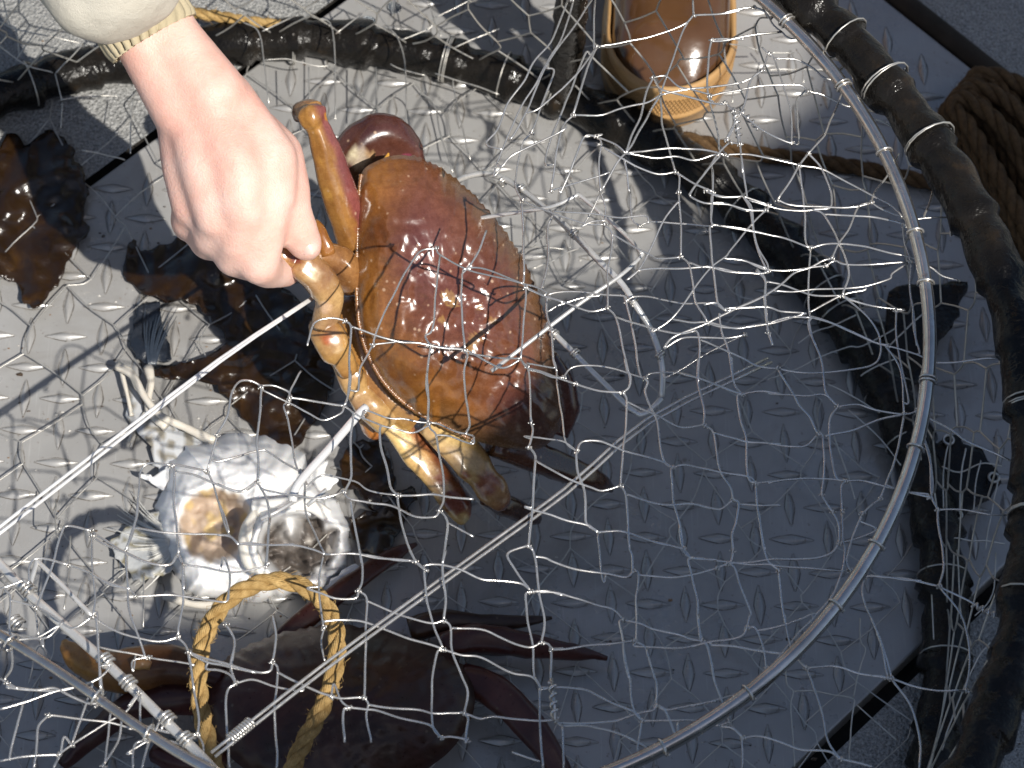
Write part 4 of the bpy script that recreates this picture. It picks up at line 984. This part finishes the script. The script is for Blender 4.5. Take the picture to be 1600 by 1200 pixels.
blob_tube(cm, [(532, 560, .118, 7), (550, 592, .114, 9), (560, 612, .111, 7.5), (578, 636, .108, 9.4), (606, 662, .102, 8.5)], c=CRM, c2=CRP, seed=13)
blob_tube(cm, [(545, 470, .105, 9), (552, 520, .108, 10), (570, 570, .108, 10), (600, 620, .104, 10), (650, 655, .1, 10)], c=(.34, .17, .045), c2=(.44, .26, .08), seed=14)
blob_tube(cm, [(574, 652, .094, 6), (584, 670, .089, 7), (590, 681, .084, 3)], c=(.46, .22, .06), c2=(.44, .13, .03), seed=15)
# the two pale legs at the bottom, red-brown towards their ends
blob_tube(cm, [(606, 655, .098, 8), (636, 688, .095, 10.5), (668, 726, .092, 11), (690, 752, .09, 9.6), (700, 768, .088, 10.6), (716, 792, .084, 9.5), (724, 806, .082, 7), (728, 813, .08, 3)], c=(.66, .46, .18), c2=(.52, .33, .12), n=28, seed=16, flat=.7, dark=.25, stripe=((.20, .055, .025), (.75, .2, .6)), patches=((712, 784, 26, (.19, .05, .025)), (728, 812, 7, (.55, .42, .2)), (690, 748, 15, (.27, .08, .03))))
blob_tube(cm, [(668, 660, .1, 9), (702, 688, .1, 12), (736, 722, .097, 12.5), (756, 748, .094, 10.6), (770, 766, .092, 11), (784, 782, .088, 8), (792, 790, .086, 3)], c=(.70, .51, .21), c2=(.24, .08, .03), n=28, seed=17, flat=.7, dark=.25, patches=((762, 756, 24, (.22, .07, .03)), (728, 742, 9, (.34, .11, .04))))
# far legs; the first two have their shade put into the dark colour
blob_tube(cm, [(770, 690, .095, 9), (820, 708, .085, 10), (880, 732, .07, 9), (930, 752, .055, 7), (955, 764, .045, 3)], c=(.10, .035, .014), c2=(.08, .03, .012), seed=19)
blob_tube(cm, [(760, 775, .07, 6), (790, 790, .06, 7), (826, 806, .045, 6), (840, 812, .04, 3)], c=(.08, .03, .012), seed=20)
blob_tube(cm, [(850, 560, .09, 9), (872, 600, .085, 11), (878, 640, .08, 11), (866, 676, .078, 9)], c=(.12, .045, .03), seed=21)
crab = cm.build('crab', M['crab'], color=True)
tag(crab, 'large glossy brown crab held up by its leg under the wire mesh', 'crab')
# ---- the crab lying in the shade
LIFT = lambda x, y: 0.0
dm = MB()
poly2 = [(318, 1085), (345, 1040), (400, 1005), (470, 985), (545, 980), (620, 992), (690, 1018), (730, 1052), (742, 1095), (728, 1140), (690, 1185), (620, 1225), (540, 1240), (450, 1232), (380, 1200), (335, 1150)]
dome2 = lambda x, y, s: .026 * (1 - s ** 2.4) ** .75 + .003 * math.exp(-(((x - 470) / 60) ** 2 + ((y - 1090) / 50) ** 2)) + .003 * math.exp(-(((x - 600) / 60) ** 2 + ((y - 1090) / 50) ** 2))
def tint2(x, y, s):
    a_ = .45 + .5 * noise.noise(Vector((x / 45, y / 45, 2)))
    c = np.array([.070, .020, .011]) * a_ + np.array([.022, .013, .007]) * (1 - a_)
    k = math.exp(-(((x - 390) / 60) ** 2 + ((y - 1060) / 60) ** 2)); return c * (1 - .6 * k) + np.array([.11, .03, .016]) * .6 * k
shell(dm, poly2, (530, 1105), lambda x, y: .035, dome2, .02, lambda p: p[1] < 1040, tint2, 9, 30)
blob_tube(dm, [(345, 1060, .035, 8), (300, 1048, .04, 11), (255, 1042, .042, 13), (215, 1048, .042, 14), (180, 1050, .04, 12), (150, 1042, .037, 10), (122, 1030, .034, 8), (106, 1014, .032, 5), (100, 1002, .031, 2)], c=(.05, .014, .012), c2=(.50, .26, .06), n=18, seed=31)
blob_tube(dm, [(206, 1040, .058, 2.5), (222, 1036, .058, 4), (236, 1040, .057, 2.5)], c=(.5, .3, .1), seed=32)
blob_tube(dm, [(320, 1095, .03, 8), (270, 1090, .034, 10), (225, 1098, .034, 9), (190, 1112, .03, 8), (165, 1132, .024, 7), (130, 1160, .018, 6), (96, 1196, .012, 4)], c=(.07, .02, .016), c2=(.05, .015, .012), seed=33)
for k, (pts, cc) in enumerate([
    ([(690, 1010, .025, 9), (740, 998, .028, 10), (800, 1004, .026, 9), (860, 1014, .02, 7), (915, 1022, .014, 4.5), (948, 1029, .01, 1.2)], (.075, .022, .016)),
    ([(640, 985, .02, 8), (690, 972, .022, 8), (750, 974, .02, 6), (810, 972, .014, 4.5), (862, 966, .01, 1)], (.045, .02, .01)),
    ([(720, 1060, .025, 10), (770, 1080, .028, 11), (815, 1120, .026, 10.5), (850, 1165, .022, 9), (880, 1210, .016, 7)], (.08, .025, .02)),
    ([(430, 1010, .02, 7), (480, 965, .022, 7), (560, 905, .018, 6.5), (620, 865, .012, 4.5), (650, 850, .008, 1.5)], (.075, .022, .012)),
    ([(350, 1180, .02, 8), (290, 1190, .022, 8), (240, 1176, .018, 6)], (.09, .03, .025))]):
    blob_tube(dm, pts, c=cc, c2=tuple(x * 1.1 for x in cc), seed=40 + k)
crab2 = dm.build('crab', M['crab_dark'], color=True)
tag(crab2, 'dark crab lying on the plate in shade at the bottom, orange claw tip', 'crab')

# ================================================================== ROPES
def rope(name, pts, R, mat, label, closed=False, pitch=None, sub=8, group=None, parent=None, yarns=0):
    P = smooth(pts, sub, closed); seg = np.linalg.norm(np.diff(P, axis=0), axis=1); s = np.r_[0, np.cumsum(seg)]
    n = max(12, int(s[-1] / (R * (.22 if yarns else .45)))); u = np.linspace(0, s[-1], n)
    Q = np.stack([np.interp(u, s, P[:, i]) for i in range(3)], 1)
    mb = MB(); T, N, B = mb.frames(Q, False); pitch = pitch or R * 7.0
    for k in range(3):
        a_ = 2 * PI * (u / pitch + k / 3)
        S = Q + R * .50 * (np.cos(a_)[:, None] * N + np.sin(a_)[:, None] * B)
        if not yarns:
            mb.tube(S, R * .56, 8); continue
        mb.tube(S, R * .44, 6)
        T2, N2, B2 = mb.frames(S, False)
        for y_ in range(yarns):                        # each strand laid up from yarns the other way
            b_ = -2 * PI * (u / (pitch * .55)) + 2 * PI * y_ / yarns
            mb.tube(S + R * .42 * (np.cos(b_)[:, None] * N2 + np.sin(b_)[:, None] * B2), R * .155, 5)
    rr = random.Random(len(pts))
    for _ in range(int(s[-1] * 900)):                  # loose fibres
        i = rr.randrange(n); a_ = rr.uniform(0, 2 * PI); d = math.cos(a_) * N[i] + math.sin(a_) * B[i]
        p = Q[i] + d * R * .95; t = T[i] * rr.uniform(-1, 1) * .004
        mb.tube([p, p + d * .0012 + t * .5, p + d * rr.uniform(.001, .0028) + t], .00013, 3, cap=False)
    o = mb.build(name, mat, parent)
    if label: tag(o, label, 'rope', group)
    return o
rope('rope_loop', [at(*p) for p in [(352, 1300, 0.230), (344, 1230, 0.234), (328, 1170, 0.238), (314, 1105, 0.242), (310, 1045, 0.246), (322, 990, 0.250), (352, 942, 0.254), (398, 914, 0.257), (445, 908, 0.257), (492, 928, 0.254), (520, 968, 0.251), (527, 1015, 0.248), (517, 1070, 0.245), (497, 1118, 0.242), (472, 1165, 0.239), (452, 1215, 0.236), (436, 1290, 0.232)]], .0048, M['rope_gold'], 'golden twisted rope loop seen through the mesh above the dark crab', yarns=11)
rope('floor_rope', [at(*p) for p in [(1005, 212, .008), (1050, 214, .010), (1100, 224, .007), (1180, 240, .006), (1260, 250, .006), (1340, 262, .006), (1420, 278, .007), (1500, 296, .008)]], .0056, M['rope_brown'], 'brown rope lying on the plate from boot toe towards the coil', yarns=9)
co = empty('rope_coil', at(1560, 240)); tag(co, 'dark brown rope coil heaped outside the pot at the right edge', 'rope coil')
for k in range(9):
    o_ = k * 15.0; z = .008 + (k % 3) * .009
    rope('strand', [at(*p) for p in [(1720 + o_, 640 - o_ * .2, z), (1640 + o_ * .6, 480 - o_ * .8, z), (1560 + o_ * .55, 330 - o_ * .9, z + .004), (1500 + o_ * .45, 220 - o_ * .75, z + .006), (1478 + o_ * .36, 182 - o_ * .42, z + .006), (1490 + o_ * .36, 166 - o_ * .42, z + .008), (1535 + o_ * .5, 200 - o_ * .55, z + .01), (1620 + o_ * .6, 300 - o_ * .7, z + .008), (1760 + o_, 460 - o_ * .6, z + .004)]], .0062, M['rope_brown'], None, parent=co, sub=6)
rope('deck_rope', [at(*p) for p in [(180, -60, .02), (240, -6, .024), (300, 18, .028), (345, 26, .030), (392, 34, .029), (440, 40, .026)]], .0042, M['rope_gold'], 'short length of gold rope lying on the black ring beside the sleeve')

# ================================================================== WATER DROPS (clear jelly beads)
for k, (x, y, r, lab) in enumerate([(575, 36, .0062, 'larger clear jelly bead on the plate above the black ring'), (616, 13, .0055, 'smaller clear jelly bead nearest the top edge of picture')]):
    mb = MB(); c = at(x, y, 0); V = []; f = []
    for i in range(9):
        ph = i / 8 * PI / 2
        for j in range(20):
            a_ = j * 2 * PI / 20; V.append(c + (r * math.cos(ph) * math.cos(a_), r * .85 * math.cos(ph) * math.sin(a_), .0002 + r * .75 * math.sin(ph)))
    for i in range(8):
        for j in range(20): f.append((i * 20 + j, i * 20 + (j + 1) % 20, (i + 1) * 20 + (j + 1) % 20, (i + 1) * 20 + j))
    f.append(tuple(range(19, -1, -1)))
    mb.add(V, f)
    tag(mb.build('jelly_bead', M['drop']), lab, 'jelly bead', 'clear beads on the plate')

# ================================================================== PERSON
def fused(name, caps, voxel, mat, parent=None, iters=6):
    """tapered limbs melted into one continuous skin"""
    mb = MB()
    for p0, r0, p1, r1 in caps:
        p0, p1 = np.asarray(p0, float), np.asarray(p1, float); d = p1 - p0; L = np.linalg.norm(d) + 1e-9; d = d / L
        ts, rs = [], []
        for k in range(5):
            ph = PI / 2 * (1 - k / 4); ts.append(-r0 * math.sin(ph)); rs.append(max(r0 * math.cos(ph), 1e-4))
        for k in range(1, 6):
            ts.append(L * k / 6); rs.append(r0 + (r1 - r0) * k / 6)
        for k in range(5):
            ph = PI / 2 * k / 4; ts.append(L + r1 * math.sin(ph)); rs.append(max(r1 * math.cos(ph), 1e-4))
        mb.tube(p0 + np.outer(ts, d), rs, 20)
    me = mb.mesh(name)
    o = link(name, me)
    m1 = o.modifiers.new('r', 'REMESH'); m1.mode = 'VOXEL'; m1.voxel_size = voxel; m1.use_smooth_shade = True
    m2 = o.modifiers.new('s', 'SMOOTH'); m2.iterations = iters; m2.factor = .5
    dg = bpy.context.evaluated_depsgraph_get(); dg.update()
    me2 = bpy.data.meshes.new_from_object(o.evaluated_get(dg))
    o.modifiers.clear(); o.data = me2; bpy.data.meshes.remove(me)
    me2.materials.clear(); me2.materials.append(mat)
    me2.polygons.foreach_set('use_smooth', [True] * len(me2.polygons))
    me2.name = name
    if parent is not None: o.parent = parent
    return o
A_ = lambda x, y, z: at(x, y, z + DZ)
mm = .001
caps = []
def limb(*pts):
    for (a, ra), (b, rb) in zip(pts, pts[1:]): caps.append((a, ra * mm, b, rb * mm))
elbow = np.array([-.38, .33, .66]); shoulder = np.array([-.26, .60, .88])
wr1, wr2 = A_(247, 72, .262), A_(306, 162, .247)
limb((elbow, 42), (A_(207, 6, .273), 22))
limb((A_(205, 10, .272), 22), (A_(238, 82, .258), 18.5), (A_(288, 172, .24), 19.5))
limb((A_(218, 0, .272), 22), (A_(270, 66, .262), 18.5), (A_(330, 150, .248), 21.5))
# back of the hand: four metacarpals, then the folded fingers
limb((A_(350, 152, .24), 17), (A_(420, 250, .228), 17), (A_(424, 304, .218), 15))
limb((A_(322, 160, .243), 18), (A_(368, 260, .234), 17), (A_(380, 326, .222), 14.5))
limb((A_(300, 168, .24), 18), (A_(322, 265, .228), 16.5), (A_(338, 338, .214), 13.5))
limb((A_(288, 178, .232), 17), (A_(292, 262, .218), 15), (A_(300, 322, .206), 12.5))
limb((A_(340, 230, .214), 24), (A_(372, 300, .202), 20))
limb((A_(300, 240, .208), 18), (A_(330, 310, .195), 17))
# index finger, over the leg then curling under it
limb((A_(422, 308, .218), 14), (A_(414, 360, .206), 12.5), (A_(404, 412, .190), 12.5), (A_(418, 424, .168), 10.5), (A_(446, 425, .145), 9.5), (A_(462, 408, .134), 8))
limb((A_(380, 330, .220), 14), (A_(372, 374, .203), 12.5), (A_(366, 400, .186), 12.5), (A_(392, 412, .155), 11), (A_(425, 410, .132), 9))
limb((A_(338, 338, .212), 13), (A_(330, 366, .196), 12), (A_(326, 376, .178), 12), (A_(360, 386, .145), 10), (A_(395, 388, .128), 9))
limb((A_(300, 322, .204), 12), (A_(294, 344, .190), 11), (A_(296, 352, .174), 10.5), (A_(326, 362, .145), 9), (A_(355, 368, .13), 8))
# thumb leaving the side of the palm
limb((A_(372, 190, .226), 17), (A_(428, 246, .214), 18), (A_(448, 300, .206), 14.5), (A_(454, 330, .200), 12.5), (A_(466, 362, .191), 12.2), (A_(477, 381, .184), 10.5), (A_(481, 387, .181), 8.5))
limb((A_(410, 260, .21), 14), (A_(436, 322, .2), 11.5))
# the rest of the body, inside the clothes
limb((elbow, 42), (shoulder, 55)); 
hip = np.array([.0, .98, .55]); chest = np.array([-.06, .70, .86]); sh2 = np.array([.16, .66, .86])
limb((hip + (0, 0, 0), 130), (chest, 125)); limb((shoulder, 60), (chest, 90), (sh2, 60)); limb((sh2, 52), (np.array([.34, .52, .66]), 42), (np.array([.22, .36, .58]), 32))
head = np.array([-.06, .52, 1.08])
limb((chest, 70), (head + (0, .03, -.09), 58)); limb((head, 92), (head + (0, -.03, .03), 92)); limb((head + (0, -.05, -.06), 62), (head + (0, -.07, -.08), 52))
limb((head + (0, -.115, -.02), 14), (head + (0, -.125, -.045), 16))
hL, hR = hip + (.10, 0, 0), hip + (-.10, 0, 0); kL, kR = np.array([.17, .55, .50]), np.array([-.26, .62, .48])
aL = np.array([.125, .520, .10]); aR = np.array([-.30, .86, .10])
limb((hL, 95), (kL, 66), (aL, 46)); limb((hR, 95), (kR, 66), (aR, 46))
limb((aL, 42), (aL + (-.004, -.12, -.045), 30)); limb((aR, 42), (aR + (0, -.12, -.045), 30))
body = fused('person', caps, .0026, M['skin'], iters=9)
tag(body, 'person in cream jacket and brown boots reaching bare-handed into the pot', 'person')
# thumb nail
tn = MB(); c = A_(481, 383, .184); N_ = CAM - c; N_ /= np.linalg.norm(N_); c = c + N_ * .0088; U = A_(488, 396, .190) - A_(474, 368, .192); U -= N_ * (U @ N_); U /= np.linalg.norm(U); W_ = np.cross(N_, U)
V = []
for i, u in enumerate(np.linspace(-1, 1, 9)):
    for j, v in enumerate(np.linspace(-1, 1, 9)):
        w_ = math.sqrt(max(0, 1 - abs(u) ** 3.2)) if u > 0 else math.sqrt(max(0, 1 - abs(u) ** 4))
        V.append(c + U * u * .0062 + W_ * v * .0050 * w_ + N_ * (.0016 - .0030 * v * v * w_ * w_ - .0014 * u * u))
tn.add(V, [(i * 9 + j, i * 9 + j + 1, (i + 1) * 9 + j + 1, (i + 1) * 9 + j) for i in range(8) for j in range(8)])
tn.build('thumb_nail', M['nail'], body)
# sleeve: lofted cloth with folds, gathered cuff
def sleeve_part(name, path, radii, mat, ribs, amp, seed):
    mb = MB(); A = smooth([np.r_[p, r] for p, r in zip(path, radii)], 12); n = 240 if ribs else 110
    mb.tube(A[:, :3], A[:, 3], n, cap=False)
    V = mb.v[0]; L = len(A); cen = np.repeat(A[:, :3], n, 0); d = V - cen; d /= np.linalg.norm(d, axis=1)[:, None]
    ang = np.tile(np.arange(n) * 2 * PI / n, L); s = np.repeat(np.linspace(0, 1, L), n)
    k = amp * np.sin(ang * ribs + 2.2 * np.sin(ang * 2 + 1) + 1.5 * np.sin(s * 5)) * (.6 + .4 * np.sin(ang * 3 + seed)) * (1 - .75 * s) if ribs else 0
    k = k + np.array([noise.noise(Vector(v) * 26 + Vector((seed, 0, 0))) * .0055 * (0.15 if ribs else 1) + noise.noise(Vector(v) * 70) * .0018 for v in V])
    mb.v[0] = V + d * np.asarray(k)[:, None]
    o = mb.build(name, mat, body)
    so = o.modifiers.new('s', 'SOLIDIFY'); so.thickness = .0022; so.offset = 0
    return o
cuff = sleeve_part('cuff', [A_(240, 60, .264), A_(234, 50, .266), A_(222, 30, .270), A_(208, 6, .275), A_(196, -16, .281)], [.0254, .0266, .0272, .0276, .0270], M['cuff'], 26, .0021, 1)
sl = [(A_(208, 5, .2755), .0266), (A_(202, -5, .278), .0280), (A_(193, -21, .2825), .0318), (A_(180, -44, .292), .0380), (A_(158, -80, .316), .046)]
for (p, r), (q, r2), n_ in (((sl[-1][0], .046), (elbow, .066), 6), ((elbow, .066), (shoulder, .082), 5)):
    sl += [(p + (q - p) * k / n_, r + (r2 - r) * k / n_) for k in range(1, n_ + 1)]
sleeve_part('sleeve', [p for p, r in sl], [r for p, r in sl], M['jacket'], 0, 0, 4)
fused('jacket', [(hip + (0, -.02, .05), .15, chest, .15), (shoulder, .085, chest, .12), (chest, .12, sh2, .085), (sh2, .075, np.array([.34, .52, .66]), .06), (np.array([.34, .52, .66]), .06, np.array([.24, .38, .59]), .042), (chest, .1, head + (0, .04, -.10), .075)], .008, M['jacket'], body)
fused('trousers', [(hip, .145, hL, .12), (hL, .115, kL, .082), (hip, .145, hR, .12), (hR, .115, kR, .082), (kL, .08, aL + (0, .02, .2), .07), (kR, .08, aR + (0, .02, .2), .07)], .008, M['trousers'], body)
fused('hair', [(head + (0, .02, .03), .1, head + (0, .0, .05), .098), (head + (0, .06, -.02), .085, head + (0, .05, -.07), .06)], .006, M['hair'], body)
# boots
def boot(toe, yaw, ankle):
    """rubber boot: tan foxing and toe bumper, glossy brown upper, tall shaft"""
    toe = np.asarray(toe, float); co, si = math.cos(yaw), math.sin(yaw)
    def w(x, y, z): return toe + np.array([x * co - y * si, x * si + y * co, z])      # y runs from toe to heel
    LEN = .262
    def half(y):
        t = y / LEN
        a_ = .0470 * math.sqrt(max(0, 1 - (1 - min(1, t / .22)) ** 2.0))
        return a_ * (1 - .22 * smoothstep(.32, .62, t) + .02 * smoothstep(.7, .9, t)) * math.sqrt(max(0, 1 - max(0, (t - .86) / .14) ** 2.4))
    def bend(y): return .006 * math.sin(y / LEN * PI)
    ys = LEN * (.5 - .5 * np.cos(np.linspace(0, PI, 70)))
    # outline, closed
    out_ = [(half(y) + bend(y), y) for y in ys] + [(-half(y) + bend(y), y) for y in ys[::-1][1:-1]]
    n = len(out_)
    cen = np.array([np.mean([o[0] for o in out_]), LEN * .45])
    sm = MB(); V = []
    prof = [(0.97, 0.0), (1.0, .003), (1.005, .012), (1.015, .0125), (1.015, .015), (1.0, .0155), (.995, .034), (.975, .0375), (.945, .038), (.915, .034)]
    for s, z in prof:
        for i, (x, y) in enumerate(out_):
            dx, dy = x - cen[0], y - cen[1]; q = (s - 1) * .085
            nl = math.hypot(dx, dy); px_, py_ = x + dx / nl * q, y + dy / nl * q
            hz = 1.0 + .25 * (1 - smoothstep(.0, .09, y))
            if .016 < z < .03 and y < .06:
                pass
            V.append(w(px_, py_, z * hz))
    f = [(k * n + j, k * n + (j + 1) % n, (k + 1) * n + (j + 1) % n, (k + 1) * n + j) for k in range(len(prof) - 1) for j in range(n)]
    f.append(tuple(range(n - 1, -1, -1)))
    f = [tuple(reversed(q)) for q in f]
    sm.add(V, f)
    # criss-cross ribs of the toe bumper
    for sgn in (-1, 1):
        for k in range(-26, 27):
            pts = []
            for t in np.linspace(0, 1, 4):
                a_ = (k + sgn * t * 3.0) * .052; z = (.0175 + t * .014) * 1.2
                yy = None
                # point on the outline at polar angle a_ about the toe's centre
                c_ = np.array([bend(.045), .058]); dirv = np.array([math.sin(a_), -math.cos(a_)])
                lo, hi = 0.0, .12
                for _ in range(22):
                    mid = (lo + hi) / 2; p = c_ + dirv * mid
                    if p[1] > 0 and abs(p[0] - bend(max(p[1], 0))) < half(max(p[1], 1e-6)): lo = mid
                    else: hi = mid
                p = c_ + dirv * (lo + .0004); pts.append(w(p[0], p[1], z))
            sm.tube(pts, .00042, 4, cap=False)
    sole = sm.build('boot_sole', M['sole'], body)
    um = MB(); V = []; ns = 26; rows = []
    hgt = lambda y: .032 + .028 * smoothstep(.0, .055, y) + .050 * smoothstep(.06, .20, y)
    for y in LEN * (.5 - .5 * np.cos(np.linspace(.03, PI * .985, 46))):
        h = hgt(y) * (1 - .5 * max(0, (y / LEN - .93) / .07) ** 2); hw = max(.001, half(y) - .0042)
        top = h - .028
        for j in range(ns):
            a_ = PI * j / (ns - 1); cx, sx = math.cos(a_), math.sin(a_)
            V.append(w(bend(y) + hw * math.copysign(abs(cx) ** .72, cx), y + .0005, .0285 * (1.0 + .2 * (1 - smoothstep(.0, .09, y))) + top * abs(sx) ** .8))
    f = [(k * ns + j, (k + 1) * ns + j, (k + 1) * ns + j + 1, k * ns + j + 1) for k in range(45) for j in range(ns - 1)]
    um.add(V, f)
    ank = np.asarray(ankle, float); 
    s0 = w(.003, .19, .06); s1 = w(.0, .195, .12)
    um.tube(smooth([s0, s1, s1 + (ank - s1) * .5, ank], 6), np.linspace(.049, .062, 19), 28, cap=False)
    return um.build('boot', M['boot'], body)
toe = at(1033, 206, 0.0)
boot(toe, math.radians(-1.5), kL + (aL - kL) * .42)
boot(aR + np.array([.0, -.19, -.10]), math.radians(4), kR + (aR - kR) * .42)
